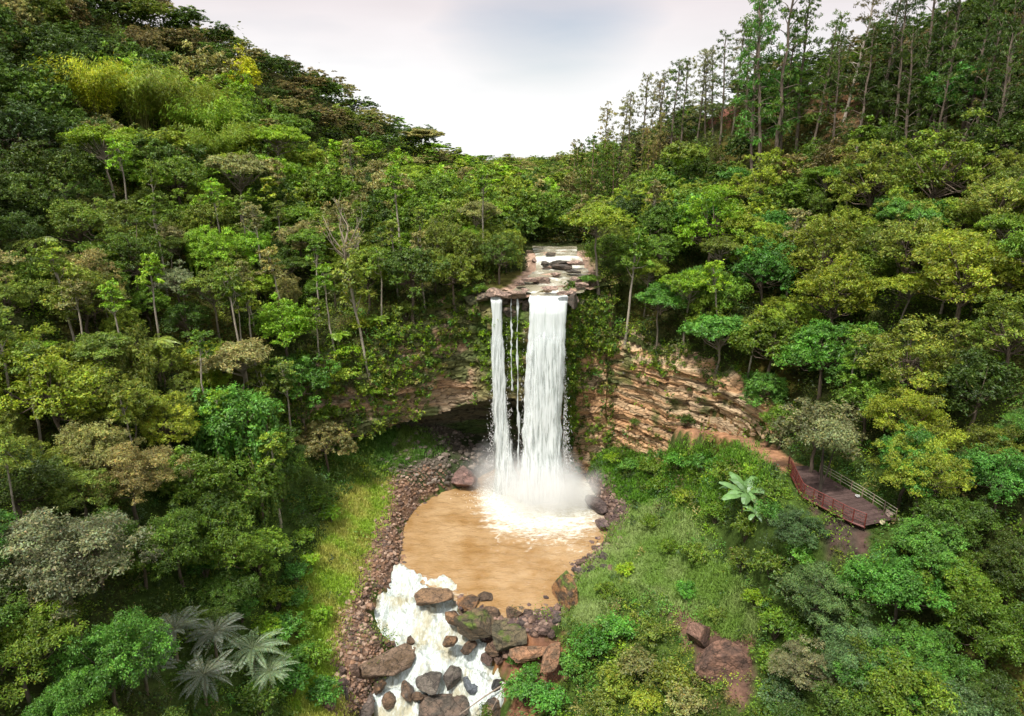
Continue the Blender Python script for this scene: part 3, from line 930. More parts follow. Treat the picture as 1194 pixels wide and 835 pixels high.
def make_rock(label, px, py, z, wpx, hpx, ang, c1, c2=None, seed=1, boxy=.5, moss=0.0, cat='boulder', group=None, tilt=0.0, deep=1.0, tall=None, name='boulder', parent=None, sub=4):
    """px,py centre in the view of the rock's middle, width and height in picture pixels -> real size at its distance"""
    x, y = at_z(px, py, z)
    d = y * CP + (CAMZ - z) * SP
    m = d / FPX
    V, F = rock_shape(seed, 5 if sub == 4 else sub, boxy, .075)
    w_, l_ = wpx * m / 2, hpx * m / 2 / math.sin(.62) * deep * .8
    h_ = tall if tall else min(w_, l_) * .7
    nz = V[:, 2].copy()
    V = V * np.array([w_, l_, h_]) * 1.05
    ct, st = math.cos(tilt), math.sin(tilt)
    V = np.stack([V[:, 0] * ct - V[:, 2] * st, V[:, 1], V[:, 0] * st + V[:, 2] * ct], 1)
    c1, c2 = np.array(c1, float), np.array(c2 if c2 is not None else np.array(c1) * .5)
    k = sstep(-.25, .25, fbm(V[:, 0] * 1.1 + seed, V[:, 1] * 1.1, V[:, 2] * 2.5, 4, seed))[:, None]
    C = c1 * k + c2 * (1 - k)
    if moss:
        mm = sstep(.1, .5, nz + fbm(V[:, 0] * 1.5, V[:, 1] * 1.5, V[:, 2], 3, seed + 4) - (1 - moss))[:, None]
        C = C * (1 - mm) + np.array((.09, .13, .02)) * mm
    me = mesh_from(name, V, F, False, cols=np.clip(C, .004, 1), mats=[M_ROCK])
    o = add_obj(name, me, loc=(x, y, z))
    o.rotation_euler = (0, 0, ang * D2R)
    tag(o, label, cat, group)
    return o

BR, BR2 = (.19, .12, .075), (.09, .06, .04)
OR = (.30, .155, .07)
GR, GR2 = (.17, .145, .12), (.085, .07, .06)
make_rock('long flat brown slab lying in the white rapids at the pool outlet', 502, 697, .1, 60, 26, 22, (.26, .16, .09), BR, 5, .3, tall=.9)
make_rock('rusty orange boulder at the pool edge, right of the flat brown slab', 547, 703, .1, 28, 22, 10, OR, BR2, 6, .4, tall=.9)
make_rock('small dark boulder touching the rusty orange one at the pool edge', 564, 697, .1, 22, 12, 0, BR2, BR2, 7, .4, tall=.5)
make_rock('large angular brown block slanting beside the rapids', 456, 771, -2.5, 84, 24, 40, (.24, .165, .115), (.13, .085, .05), 18, .85, tall=1.3, tilt=-.12)
make_rock('rounded grey-brown boulder on the bank at the rapids\' left edge', 400, 793, -3.8, 44, 52, 15, (.20, .15, .125), GR2, 9, .35, tall=1.6)
make_rock('flat grey boulder below the rounded one at the frame\'s bottom', 414, 824, -5.2, 52, 36, 0, (.17, .13, .11), GR2, 10, .5, tall=1.0)
make_rock('dark grey angular boulder standing midstream in the foam', 500, 793, -4.2, 34, 30, 5, GR, GR2, 11, .55, tall=1.0)
make_rock('tall narrow dark boulder in the foam beside the angular grey one', 530, 788, -4.0, 20, 30, -25, GR, GR2, 12, .5, tall=1.2)
make_rock('slim brown boulder left of the angular midstream boulder', 475, 806, -4.8, 16, 30, 10, BR, GR2, 13, .5, tall=.9)
make_rock('bluish boulder half under water on the right of the rapids', 552, 796, -4.9, 24, 24, 20, (.13, .15, .17), (.09, .10, .12), 14, .4, tall=.7)
make_rock('small dark boulder at the foam\'s right edge', 579, 800, -4.6, 16, 20, -30, GR2, (.05, .05, .05), 15, .5, tall=.8)
make_rock('cracked brown boulder at the rapids\' right edge beneath the pale log', 574, 826, -5.6, 24, 40, -20, BR, GR2, 16, .5, tall=1.2)
make_rock('mossy brown outcrop between pool and rapids', 556, 733, -.3, 62, 34, -10, (.17, .12, .07), (.09, .07, .045), 17, .5, .35, tall=1.7)
make_rock('green mossy outcrop just right of the brown mossy one', 590, 741, -.5, 52, 34, 12, (.15, .12, .07), (.08, .07, .045), 28, .5, .6, tall=1.5)
make_rock('orange boulder with grassy top at the pool\'s lower right corner', 658, 690, .9, 30, 52, 14, (.32, .165, .07), BR2, 19, .5, .5, tall=2.2)
make_rock('orange flat boulder under the bright green shrub', 613, 762, -.6, 56, 24, 8, (.34, .18, .10), BR, 20, .55, tall=.8)
make_rock('smooth orange boulder among shrubs, right of the flat orange one', 640, 768, .6, 26, 42, -15, (.34, .18, .10), BR, 21, .4, tall=1.1)
make_rock('pink-brown wet boulder left of the narrow waterfall\'s foot', 539, 557, 1.6, 36, 26, -20, (.28, .17, .145), (.16, .10, .085), 22, .6, tall=1.6)
make_rock('dark wet ledge boulder behind the pink-brown one', 520, 545, 2.6, 42, 22, 10, (.12, .10, .085), (.06, .05, .045), 23, .6, tall=1.4)
make_rock('stony brown outcrop midstream at the frame\'s bottom', 512, 826, -5.9, 72, 30, 0, (.17, .12, .09), (.09, .075, .06), 24, .4, .3, tall=1.3)
make_rock('brown boulder on the left bank above the slanting block', 438, 748, -1.5, 22, 14, 30, BR, BR2, 25, .5, tall=.7)
make_rock('dark boulder on the right shore of the pool near the falls', 697, 588, 1.0, 22, 24, 30, (.14, .10, .09), (.07, .05, .05), 26, .5, tall=1.3)
make_rock('grey-pink boulder on the right shore below the dark one', 704, 612, .8, 20, 18, 10, (.20, .14, .125), (.10, .07, .07), 27, .5, tall=1.0)
for i, (px_, py_, z_, w_, h_, lb) in enumerate([(523, 748, -1.4, 22, 14, 'wet brown rock wedged under the left end of the mossy brown outcrop'), (545, 757, -2.4, 26, 14, 'wet brown rock below the middle of the mossy brown outcrop'), (575, 758, -2.2, 24, 14, 'wet brown rock below the green mossy outcrop'),
         (530, 722, -.3, 24, 16, 'brown rock on the upper left shoulder of the mossy brown outcrop'), (570, 716, .2, 26, 14, 'flat brown rock at the pool\'s lower rim above the mossy outcrops'), (600, 716, .3, 24, 14, 'brown rock between the pool and the green mossy outcrop'),
         (442, 800, -4.0, 18, 14, 'small brown rock between the grey boulder and the slanting block'), (455, 818, -5.0, 22, 14, 'brown rock in the foam below the slanting block'), (487, 812, -5.0, 12, 10, 'little dark rock below the angular grey boulder'),
         (418, 762, -1.6, 20, 16, 'brown rock on the left bank beside the slanting block'), (478, 748, -2.4, 12, 8, 'small rock poking from the foam above the slanting block'), (430, 782, -3.0, 20, 14, 'brown rock against the lower end of the slanting block')]):
    make_rock(lb, px_, py_, z_, w_, h_, 37 * i % 180, BR if i % 3 else (.26, .15, .08), BR2, 210 + i, .55, tall=.8, name='rock', cat='rock', group='wet rocks around the rapids')
make_rock('reddish brown rock face breaking out of the bushy slope', 846, 772, 3.2, 66, 50, -25, (.24, .13, .09), (.11, .065, .05), 261, .6, tall=2.6)
make_rock('brown rock lump at the upper end of the reddish rock face', 815, 738, 4.0, 34, 26, -20, (.22, .125, .09), (.11, .065, .05), 262, .6, tall=1.6)
rr_ = random.Random(4)
kk_ = 0
for (x0, x1, y0, y1, n, zb_) in [(608, 652, 700, 738, 16, .5), (380, 462, 770, 832, 9, -2.5), (672, 716, 640, 670, 9, .7), (560, 604, 745, 770, 6, -.4)]:
    for i in range(n):
        px_, py_ = rr_.uniform(x0, x1), rr_.uniform(y0, y1)
        t_ = locate(px_, py_, 0)
        if t_ is None: continue
        nm = {608: 'heap of dark rocks at the pool outlet', 380: 'stones beside the grey boulder on the left bank', 672: 'rocks on the pool\'s right shore', 560: 'rocks beside the flat orange boulder'}[x0]
        c_ = rr_.choice([(.17, .11, .09), (.12, .09, .08), (.24, .15, .11), (.10, .08, .07)])
        make_rock('rock_pending', px_, py_, t_[2] + .15, rr_.uniform(9, 20), rr_.uniform(8, 15), rr_.uniform(0, 180), c_, np.array(c_) * .5, 100 + kk_, .5, tall=rr_.uniform(.4, .9), group=nm, name='rock', sub=3, cat='rock')
        kk_ += 1
# upper river ledges
for i, (px_, py_, z_, w_, h_, lb) in enumerate([(598, 343, 33.5, 40, 12, 'pinkish flat ledge at the lip above the narrow waterfall'), (577, 341, 33.6, 24, 12, 'low reddish ledge at the left end of the lip'), (655, 311, 35.2, 26, 10, 'dark boulder under the small upper cascade'),
         (632, 327, 34.3, 30, 7, 'flat pink ledge in the upper river below the cascade'), (671, 327, 34.6, 24, 8, 'pale ledge on the right side of the upper river'), (668, 350, 33.0, 13, 16, 'dark blocky ledge at the right end of the lip')
         ]):
    make_rock(lb, px_, py_, z_, w_, h_ * 1.3, 0, (.36, .25, .19) if i not in (2, 5, 6) else (.12, .09, .07), (.2, .14, .11) if i not in (2, 5, 6) else (.06, .05, .04), 60 + i, .8, tall=.7 if i != 5 else 1.2, name='rock_ledge', cat='rock ledge')

lr_ = random.Random(9)
for i, (px_, py_, z_) in enumerate([(588, 343, 33.9), (612, 338, 33.9), (640, 336, 34.2), (660, 341, 34.0), (678, 332, 34.3), (617, 326, 34.6), (648, 320, 34.8), (668, 317, 35.0), (636, 308, 35.6), (652, 306, 35.7), (625, 303, 35.9), (672, 306, 35.9), (642, 297, 36.6), (606, 330, 34.5)]):
    dk_ = i in (7, 8, 9, 12)
    make_rock(('dark' if dk_ else 'pinkish') + ' rock slab in the upper river, ' + ['at the left lip', 'left of midstream above the lip', 'midstream above the lip', 'right of midstream above the lip', 'on the right shore above the lip', 'on the left shore below the cascade',
              'midstream below the cascade', 'right side below the cascade', 'centre of the cascade', 'right of the cascade\'s centre', 'left end of the cascade', 'right end of the cascade', 'on top of the cascade', 'on the left shore beneath hanging trees'][i],
              px_, py_, z_, lr_.uniform(14, 30), lr_.uniform(7, 11), lr_.uniform(-20, 20), (.10, .08, .06) if dk_ else (.42, .29, .23), (.05, .045, .035) if dk_ else (.22, .15, .12), 160 + i, .8, tall=lr_.uniform(.3, .5), name='rock_ledge', cat='rock ledge')

for i, (X_, Y_, Z_, sx_, lb) in enumerate([(-4.6, 103.2, 32.5, 1.5, 'dark wet block under the left end of the lip'), (-6.6, 104.2, 31.9, 1.6, 'mossy brown block in the cliff top left of the narrow waterfall'), (-1.0, 102.2, 32.2, 1.0, 'wet brown block under the lip beside the narrow waterfall'),
         (.9, 101.9, 32.4, 1.3, 'wet brown block in the middle of the lip between the two falls'), (2.2, 101.7, 31.6, .9, 'dark block against the wide waterfall\'s left edge'), (9.4, 102.6, 32.2, 1.2, 'dark block against the wide waterfall\'s right edge'),
         (10.8, 104.2, 31.6, 1.5, 'mossy block at the cliff corner right of the wide waterfall'), (-.4, 101.6, 30.6, 1.2, 'protruding wet ledge a little below the lip between the two falls')]):
    V, F = rock_shape(400 + i, 4, .75, .08)
    V = V * np.array([sx_, 1.1, .85 + .1 * (i % 3)])
    k_ = sstep(-.2, .2, fbm(V[:, 0] * 2, V[:, 1] * 2, V[:, 2] * 4, 3, 400 + i))[:, None]
    C_ = np.array((.20, .15, .11)) * k_ + np.array((.08, .07, .05)) * (1 - k_)
    if 'mossy' in lb: C_ = C_ * .5 + np.array((.07, .11, .02)) * .5
    o = add_obj('rock_ledge', mesh_from('rock_ledge', V, F, False, cols=C_, mats=[M_ROCK]), loc=(X_, Y_, Z_))
    tag(o, lb, 'rock ledge')

# small stones along the shores: far too many to count
def stones():
    g = Geo()
    V0, F0 = ICO[1]
    rng = np.random.default_rng(8)
    n = 0
    for poly, cnt, cols_, s0, s1 in [(Z_STONE_L, 5200, [(.25, .15, .10), (.17, .105, .075), (.11, .075, .06), (.33, .23, .17), (.20, .115, .07)], .10, .42),
                                     (Z_STONE_R, 2600, [(.20, .13, .10), (.12, .08, .07), (.09, .06, .055), (.27, .19, .15)], .12, .5),
                                     (Z_SCREE, 900, [(.15, .12, .095), (.09, .075, .06), (.22, .18, .15)], .15, .7)]:
        a = np.array(poly)
        px = rng.uniform(a[:, 0].min() - 8, a[:, 0].max() + 8, cnt * 3)
        py = rng.uniform(a[:, 1].min(), a[:, 1].max(), cnt * 3)
        jx = px + rng.normal(size=len(px)) * 6
        ok = in_poly(jx, py, poly)
        px, py = px[ok][:cnt], py[ok][:cnt]
        L_ = locate_many(px, py)
        L_ = L_[(sdist(L_[:, 0], L_[:, 1], POOL) > -1.1 * rng.random(len(L_)) ** 2) & (sdist(L_[:, 0], L_[:, 1], STREAM) > -.9 * rng.random(len(L_)) ** 2)]
        for x, y, z in L_:
            s = s0 + (s1 - s0) * rng.random() ** 3
            V = V0 * (1 + .25 * rng.normal(size=(len(V0), 1))) * s * np.array([1, rng.uniform(.6, 1), .6])
            th = rng.uniform(0, 6.28)
            V = np.stack([V[:, 0] * math.cos(th) - V[:, 1] * math.sin(th), V[:, 0] * math.sin(th) + V[:, 1] * math.cos(th), V[:, 2]], 1) + np.array([x, y, max(z, -.12 if y > 70 else float(stream_z(y)) - .05) + s * .15])
            cc = np.array(cols_[rng.integers(len(cols_))]) * rng.uniform(.6, 1.25)
            g.add(V, F0, cc)
    me = g.mesh('shore_stones', M_PEBBLE)
    tag(add_obj('shore_stones', me), 'loose brown stones covering the banks of the pool', kind='stuff')
def locate_many(px, py):
    u, v = (np.asarray(px) - 597) / FPX, (np.asarray(py) - 417.5) / FPX
    Y = np.arange(50, 118, .5)[None, :]
    k = Y / (CP - v * SP)[:, None]
    x, z = u[:, None] * k, CAMZ - (SP + v * CP)[:, None] * k
    h = z <= gq_l(x, Y + 0 * x)
    i = h.argmax(1)
    r = np.arange(len(u))
    xs_, ys_ = x[r, i], (Y + 0 * x)[r, i]
    return np.stack([xs_, ys_, gq_l(xs_, ys_)], 1)[h.any(1)]
_lx, _ly = np.arange(-50, 51, .8), np.arange(46, 122, .8)
_LX, _LY = np.meshgrid(_lx, _ly)
_LZ = lower_z(_LX, _LY)
def gq_l(x, y):
    fx = np.clip((np.asarray(x, float) - _lx[0]) / .8, 0, len(_lx) - 1.001)
    fy = np.clip((np.asarray(y, float) - _ly[0]) / .8, 0, len(_ly) - 1.001)
    ix, iy = fx.astype(int), fy.astype(int)
    a, b = fx - ix, fy - iy
    return _LZ[iy, ix] * (1 - a) * (1 - b) + _LZ[iy, ix + 1] * a * (1 - b) + _LZ[iy + 1, ix] * (1 - a) * b + _LZ[iy + 1, ix + 1] * a * b
stones()

# ------------------------------------------------------------------ walkway
def deck():
    P = list(DECK)
    n = len(P)
    g = Geo()
    top = [(x, y, DECKZ) for x, y in P]
    bot = [(x, y, DECKZ - .22) for x, y in P]
    near, far = [0, 1, 2, 3], [7, 6, 5, 4]
    # boards across: lay strips between near and far edge
    def edge(idx, t):
        q = np.array([P[i] for i in idx])
        L = np.concatenate([[0], np.cumsum(np.hypot(*np.diff(q, axis=0).T))])
        return np.array([np.interp(t * L[-1], L, q[:, k]) for k in (0, 1)])
    N = 70
    rng = np.random.default_rng(3)
    for i in range(N):
        a, b = edge(near, i / N), edge(far, i / N)
        c_, d_ = edge(near, (i + .9) / N), edge(far, (i + .9) / N)
        z1 = DECKZ + rng.uniform(-.01, .01)
        V = [(*a, z1), (*c_, z1), (*d_, z1), (*b, z1), (*a, z1 - .06), (*c_, z1 - .06), (*d_, z1 - .06), (*b, z1 - .06)]
        F = [(0, 1, 2, 3), (7, 6, 5, 4), (0, 4, 5, 1), (1, 5, 6, 2), (2, 6, 7, 3), (3, 7, 4, 0)]
        g.add(V, F, np.array((.085, .055, .05)) * rng.uniform(.7, 1.2))
    root = bpy.data.objects.new('walkway', None)
    link(root)
    bx, by = P[1]
    root.location = (bx, by, DECKZ - 1)
    tag(root, 'dusky boardwalk jutting from the right slope with dark red railing', 'walkway')
    def under(o):
        o.parent = root
        o.matrix_parent_inverse = root.matrix_basis.inverted()
    bpy.context.view_layer.update()
    under(add_obj('board_floor', g.mesh('board_floor', M_DECK)))
    RED = np.array((.13, .03, .024))
    for idx, nm in ((near, 0), (far, 1)):
        g = Geo()
        for t0, t1 in zip(np.linspace(0, 1, 13)[:-1], np.linspace(0, 1, 13)[1:]):
            add_tube(g, [(*edge(idx, t0), DECKZ - .17), (*edge(idx, t1), DECKZ - .17)], [.13, .13], 5, RED * .8)
        under(add_obj('edge_beam', g.mesh('edge_beam', M_PAINT)))
    npst = 13
    for i in range(npst):
        g = Geo()
        x, y = edge(near, i / (npst - 1))
        gz = float(ground_z(x, y))
        add_tube(g, [(x, y, DECKZ - .3), (x, y, DECKZ + 1.35)], [.07, .06], 6, RED)
        under(add_obj('post', g.mesh('post', M_PAINT)))
        if i % 3 == 1:
            g = Geo()
            add_tube(g, [(x, y, min(gz, DECKZ - 1) - 1.0), (x, y, DECKZ - .3)], [.14, .12], 6, (.07, .05, .045))
            under(add_obj('support_pile', g.mesh('support_pile', M_PAINT)))
    for h in (1.32, 1.0, .68, .36):
        g = Geo()
        tt = np.linspace(0, 1, 25)
        pts = [(*edge(near, t), DECKZ + h) for t in tt]
        add_tube(g, pts, np.full(len(pts), .05 if h > 1.2 else .032), 5, RED * (1.15 if h > 1.2 else 1))
        under(add_obj('rail', g.mesh('rail', M_PAINT)))
    g = Geo()                               # red mesh panels between the posts
    tt = np.linspace(0, 1, 90)
    for t in tt:
        x, y = edge(near, t)
        add_tube(g, [(x, y, DECKZ + .05), (x, y, DECKZ + 1.3)], [.014, .014], 3, RED * .9)
    under(add_obj('baluster_panel', g.mesh('baluster_panel', M_PAINT)))
    root2 = bpy.data.objects.new('wire_fence', None)
    link(root2)
    x, y = edge(far, .2)
    root2.location = (x, y, DECKZ)
    tag(root2, 'pale pole-and-wire fence along the uphill edge of the boardwalk', 'fence')
    bpy.context.view_layer.update()
    def under2(o):
        o.parent = root2
        o.matrix_parent_inverse = root2.matrix_basis.inverted()
    for i in range(8):
        x, y = edge(far, .15 + .85 * i / 7)
        g = Geo()
        add_tube(g, [(x, y, DECKZ - .2), (x, y, DECKZ + 1.15)], [.05, .045], 5, (.22, .16, .12))
        under2(add_obj('post', g.mesh('post', M_PAINT)))
    for h in (1.12, .78, .45):
        g = Geo()
        pts = [(*edge(far, t), DECKZ + h) for t in np.linspace(.15, 1, 12)]
        add_tube(g, pts, np.full(12, .028), 4, (.34, .30, .24))
        under2(add_obj('wire', g.mesh('wire', M_PAINT)))
deck()
o = make_rock('small white bag lying on the boardwalk floor', 1000, 578, DECKZ + .15, 8, 5, 20, (.75, .75, .74), (.6, .6, .6), 71, .3, tall=.16, name='bag', cat='bag', sub=3)
make_rock('pale stone at the far end corner of the boardwalk', 1036, 598, DECKZ + .3, 8, 9, 0, (.55, .42, .35), (.4, .3, .25), 72, .4, tall=.4, name='stone', cat='stone', sub=3)
make_rock('yellowish stone at the near end corner of the boardwalk', 1030, 609, DECKZ + .2, 8, 5, 0, (.55, .5, .3), (.4, .35, .22), 73, .4, tall=.25, name='stone', cat='stone', sub=3)

# fallen pale log across the rapids' right edge
def log():
    root = bpy.data.objects.new('fallen_log', None)
    link(root)
    A = np.array([*at_z(536, 833, -5.0), -5.0])
    B = np.array([*at_z(592, 795, -3.6), -3.6])
    C_ = np.array([*at_z(622, 780, -1.2), -1.2])
    root.location = tuple(A)
    tag(root, 'thin pale fallen log slanting over the rapids\' right edge', 'log')
    g = Geo()
    add_tube(g, np.array([A, (A + B) / 2 + (0, 0, .12), B, C_]) - A, [.05, .08, .10, .07], 6, (.30, .24, .19))
    o = add_obj('stem', g.mesh('stem', M_BARK), root)
    g = Geo()
    E = np.array([*at_z(568, 838, -4.9), -4.9])
    add_tube(g, np.array([B, (B + E) / 2 + (0, 0, .2), E]) - A, [.07, .05, .02], 5, (.28, .22, .18))
    add_obj('branch', g.mesh('branch', M_BARK), root)
    # dead upright stick midstream
    r2 = bpy.data.objects.new('dead_stick', None)
    g = Geo()
    b_ = np.array([*at_z(527, 812, -4.8), -4.8])
    add_tube(g, [(0, 0, -.5), (.05, 0, 1.0), (-.03, .1, 2.1)], [.05, .04, .015], 5, (.16, .12, .10))
    bpy.data.objects.remove(r2)
    o = add_obj('dead_stick', g.mesh('dead_stick', M_BARK), loc=tuple(b_))
    tag(o, 'dead upright stick in the foam below the tall dark boulder', 'stick')
log()
# ------------------------------------------------------------------ plants
PAL = {
 'dark green':       (.042, .082, .010),
 'deep green':       (.070, .138, .014),
 'mid green':        (.120, .220, .017),
 'olive green':      (.160, .225, .026),
 'yellow green':     (.228, .315, .024),
 'lime green':       (.215, .390, .018),
 'golden green':     (.400, .480, .012),
 'emerald green':    (.080, .235, .030),
 'blue green':       (.090, .170, .062),
 'khaki':            (.260, .250, .085),
 'grey green':       (.200, .230, .105),
 'brownish':         (.165, .130, .050),
}
PAL = {k: tuple(.86 * a + .14 * b for a, b in zip(v, (.130, .205, .022))) for k, v in PAL.items()}
def leaf_tones(n, rng, lobe=1.0, var=.35, dead=.012):
    t = lobe * (1 + var * (rng.random(n) * 2 - 1))
    c = np.stack([t * rng.uniform(.82, 1.28, n), t, t * rng.uniform(.7, 1.2, n)], 1)
    c[rng.random(n) < dead] *= np.array([1.7, 1.1, 1.2])
    return np.repeat(c, 4, 0)

def lobe_leaves(g, c, r, flat, n, leaf, rng, tone=1.0, droop=.0, up=.55, lw=.5, dome=-.35):
    per = 13
    k = max(5, n // per)
    z = rng.uniform(dome, 1, k)
    a = rng.uniform(0, 2 * math.pi, k)
    q = np.sqrt(np.clip(1 - z * z, 0, 1))
    D = np.stack([q * np.cos(a), q * np.sin(a), z], 1)
    S = c + D * (r * rng.uniform(.62, 1.16, k)[:, None]) * np.array([1, 1, flat])
    st = rng.uniform(.72, 1.32, k)
    i = rng.integers(0, k, n)
    D = D[i]
    P = S[i] + rng.normal(size=(n, 3)) * (.13 * r + .05) * np.array([1, 1, .7])
    N = D * .5 + np.array([0, 0, up]) + rng.normal(size=(n, 3)) * .5
    al = D * np.array([1, 1, .2]) + rng.normal(size=(n, 3)) * .6 + np.array([0, 0, -droop])
    V, F = leaf_quads(P, N, leaf * rng.uniform(.6, 1.45, n), leaf * lw * rng.uniform(.7, 1.3, n), rng, norm(al))
    tone = tone * st[i]
    g.add(V, F, leaf_tones(n, rng, tone))

def make_tree_meshes(kind, seed, lod=1.0):
    """returns crown mesh, trunk mesh, centre height, radius"""
    rng = np.random.default_rng(seed)
    g, t = Geo(), Geo()
    BK = np.array((1., 1., 1.))
    def limbs(base, tips, r0, top):
        for p in tips:
            p = np.array(p, float)
            b = base + (top - base) * rng.uniform(.25, 1)
            mid = (b + p) / 2 + np.array([0, 0, -.12 * np.hypot(*(p - b)[:2])]) + rng.normal(size=3) * .15
            add_tube(t, [b, mid, p], [r0 * .45, r0 * .28, r0 * .08], 4, BK)
    def trunk(h, r0, lean=.35, k=7, bend=.3):
        q = np.linspace(0, 1, k)
        off = np.cumsum(rng.normal(size=(k, 2)) * bend, 0) * .5
        off -= off[0]
        lx = rng.normal(size=2) * lean
        P = np.stack([off[:, 0] + lx[0] * q, off[:, 1] + lx[1] * q, -1.5 + (h + 1.5) * q], 1)
        add_tube(t, P, r0 * (1.25 - .8 * q) * np.where(q < .05, 1.35, 1), 7, BK)
        return P
    if kind in ('broad', 'fine', 'draped'):
        R, hc = 4.5, 6.6
        P = trunk(hc, .24)
        n = {'broad': 58, 'fine': 80, 'draped': 44}[kind]
        asp = rng.uniform(.75, 1.3)
        ph = rng.uniform(0, 6.28, 3)
        lf = {'broad': .35, 'fine': .27, 'draped': .33}[kind]
        tips = []
        for i in range(n):
            z = 1 - 1.6 * (i + .5) / n
            a = i * 2.39996 + rng.uniform(-.4, .4)
            q = math.sqrt(max(0, 1 - z * z))
            rr = R * rng.uniform(.62, 1.02) * (.7 if i % 4 == 3 else 1) * (1 + .20 * math.sin(2 * a + ph[0]) + .14 * math.sin(3 * a + ph[1] + 2 * z))
            if rng.random() < .08: continue
            c = np.array([q * math.cos(a) * rr * asp, q * math.sin(a) * rr / asp, hc + z * rr * .8 + rng.uniform(-.35, .5)])
            r = rng.uniform(.55, 1.4) * (1.0 if kind != 'fine' else .8)
            m = int((300 if kind != 'fine' else 270) * r * r / 1.7 * lod * (.46 / lf) ** 1.55)
            lobe_leaves(g, c, r, .8 if kind != 'fine' else .7, int(m * .72), lf / math.sqrt(lod), rng, rng.uniform(.62, 1.35), .15, lw=.5)
            tips.append(c - (0, 0, r * .3))
            if kind == 'draped' and z < .55:
                L = rng.uniform(2, 5.5)
                m2 = int(150 * lod)
                s = rng.random(m2)
                aa = rng.uniform(0, 6.28, m2)
                pr = r * .55 * (1 - .5 * s)
                PP = np.stack([c[0] + np.cos(aa) * pr, c[1] + np.sin(aa) * pr, c[2] - s * L], 1)
                N = np.stack([np.cos(aa), np.sin(aa), aa * 0 + .5], 1) + rng.normal(size=(m2, 3)) * .3
                al = np.tile([0, 0, -1.], (m2, 1)) + rng.normal(size=(m2, 3)) * .25
                V, F = leaf_quads(PP, N, .45, .22, rng, norm(al))
                g.add(V, F, leaf_tones(m2, rng, .85))
        limbs(P[3], tips[::2], .22, P[-1])
        return g, t, hc, R
    if kind == 'umbrella':
        R, hc = 4.6, 10.5
        P = trunk(hc - .6, .2, .8)
        tips = []
        n = 28
        for i in range(n):
            a = i * 2.39996
            rr = R * math.sqrt((i + .4) / n) * rng.uniform(.85, 1.05)
            c = np.array([rr * math.cos(a), rr * math.sin(a), hc + 1.3 * (1 - (rr / R) ** 2) + rng.uniform(-1.0, .7)])
            r = rng.uniform(.75, 1.5)
            lobe_leaves(g, c, r, .48, int(330 * r * lod), .38 / math.sqrt(lod), rng, rng.uniform(.75, 1.25), .1, up=.8, lw=.42)
            tips.append(c - (0, 0, .2))
        limbs(P[4], tips, .2, P[-1])
        return g, t, hc, R
    if kind == 'slender':
        R, hc = 2.4, 13.5
        P = trunk(hc + 1.2, .17, 1.2, 9, .25)
        tips = []
        for i in range(11):
            a = i * 2.39996
            zz = hc + 1.8 - 4.2 * (i / 11) + rng.uniform(-.3, .3)
            rr = R * rng.uniform(.3, .95) * (.4 + .6 * (i / 11))
            c = np.array([P[-1][0] + rr * math.cos(a), P[-1][1] + rr * math.sin(a), zz])
            r = rng.uniform(.7, 1.2)
            lobe_leaves(g, c, r, .45, int(150 * r * lod), .42 / math.sqrt(lod), rng, rng.uniform(.75, 1.25), .1, up=.7)
            tips.append(c)
        limbs(P[5], tips, .16, P[-1])
        return g, t, hc, R
    if kind == 'bare':
        R, hc = 3.0, 9.5
        P = trunk(8, .2, .8)
        for i in range(16):
            a = i * 2.39996
            b = P[3] + (P[-1] - P[3]) * rng.random()
            e = b + np.array([math.cos(a) * rng.uniform(1, 2.6), math.sin(a) * rng.uniform(1, 2.6), rng.uniform(2, 4.5)])
            m = (b + e) / 2 + rng.normal(size=3) * .25
            add_tube(t, [b, m, e], [.085, .06, .02], 4, BK)
            for j in range(3):
                f = m + (e - m) * rng.random()
                add_tube(t, [f, f + rng.normal(size=3) * .5 + (0, 0, .9)], [.03, .01], 3, BK)
            if i % 2 == 0:
                lobe_leaves(g, e, .7, .5, int(35 * lod), .34, rng, rng.uniform(.8, 1.2))
        return g, t, hc, R
    if kind == 'euc':
        R, hc = 3.2, 15.5
        P = trunk(21, .22, 1.0, 11, .22)
        for i in range(36):
            f = .28 + .72 * (i / 35)
            b = np.array([np.interp(f, np.linspace(0, 1, 11), P[:, k]) for k in range(3)])
            a = i * 2.39996
            L = R * (1.15 - .75 * (f - .28) / .72) * rng.uniform(.45, 1)
            e = b + np.array([math.cos(a) * L, math.sin(a) * L, rng.uniform(.2, 1.5)])
            add_tube(t, [b, (b + e) / 2 + (0, 0, .25), e], [.07, .045, .015], 3, BK)
            r = rng.uniform(.6, 1.25)
            lobe_leaves(g, e, r, .6, int(95 * r * lod), .42 / math.sqrt(lod), rng, rng.uniform(.7, 1.25), 1.0, up=.1, lw=.3, dome=-1)
        return g, t, hc, R
    if kind == 'plantation':
        R, hc = 2.3, 12
        P = trunk(17, .17, .3, 8, .1)
        for i in range(24):
            f = .35 + .65 * (i / 23)
            b = np.array([np.interp(f, np.linspace(0, 1, 8), P[:, k]) for k in range(3)])
            a = i * 2.39996
            L = R * (1.2 - .95 * (f - .35) / .65) * rng.uniform(.5, 1)
            e = b + np.array([math.cos(a) * L, math.sin(a) * L, .3])
            r = rng.uniform(.6, 1.0)
            lobe_leaves(g, e, r, .7, int(80 * r * lod), .45 / math.sqrt(lod), rng, rng.uniform(.7, 1.25), .5, up=.3, lw=.35, dome=-1)
        return g, t, hc, R
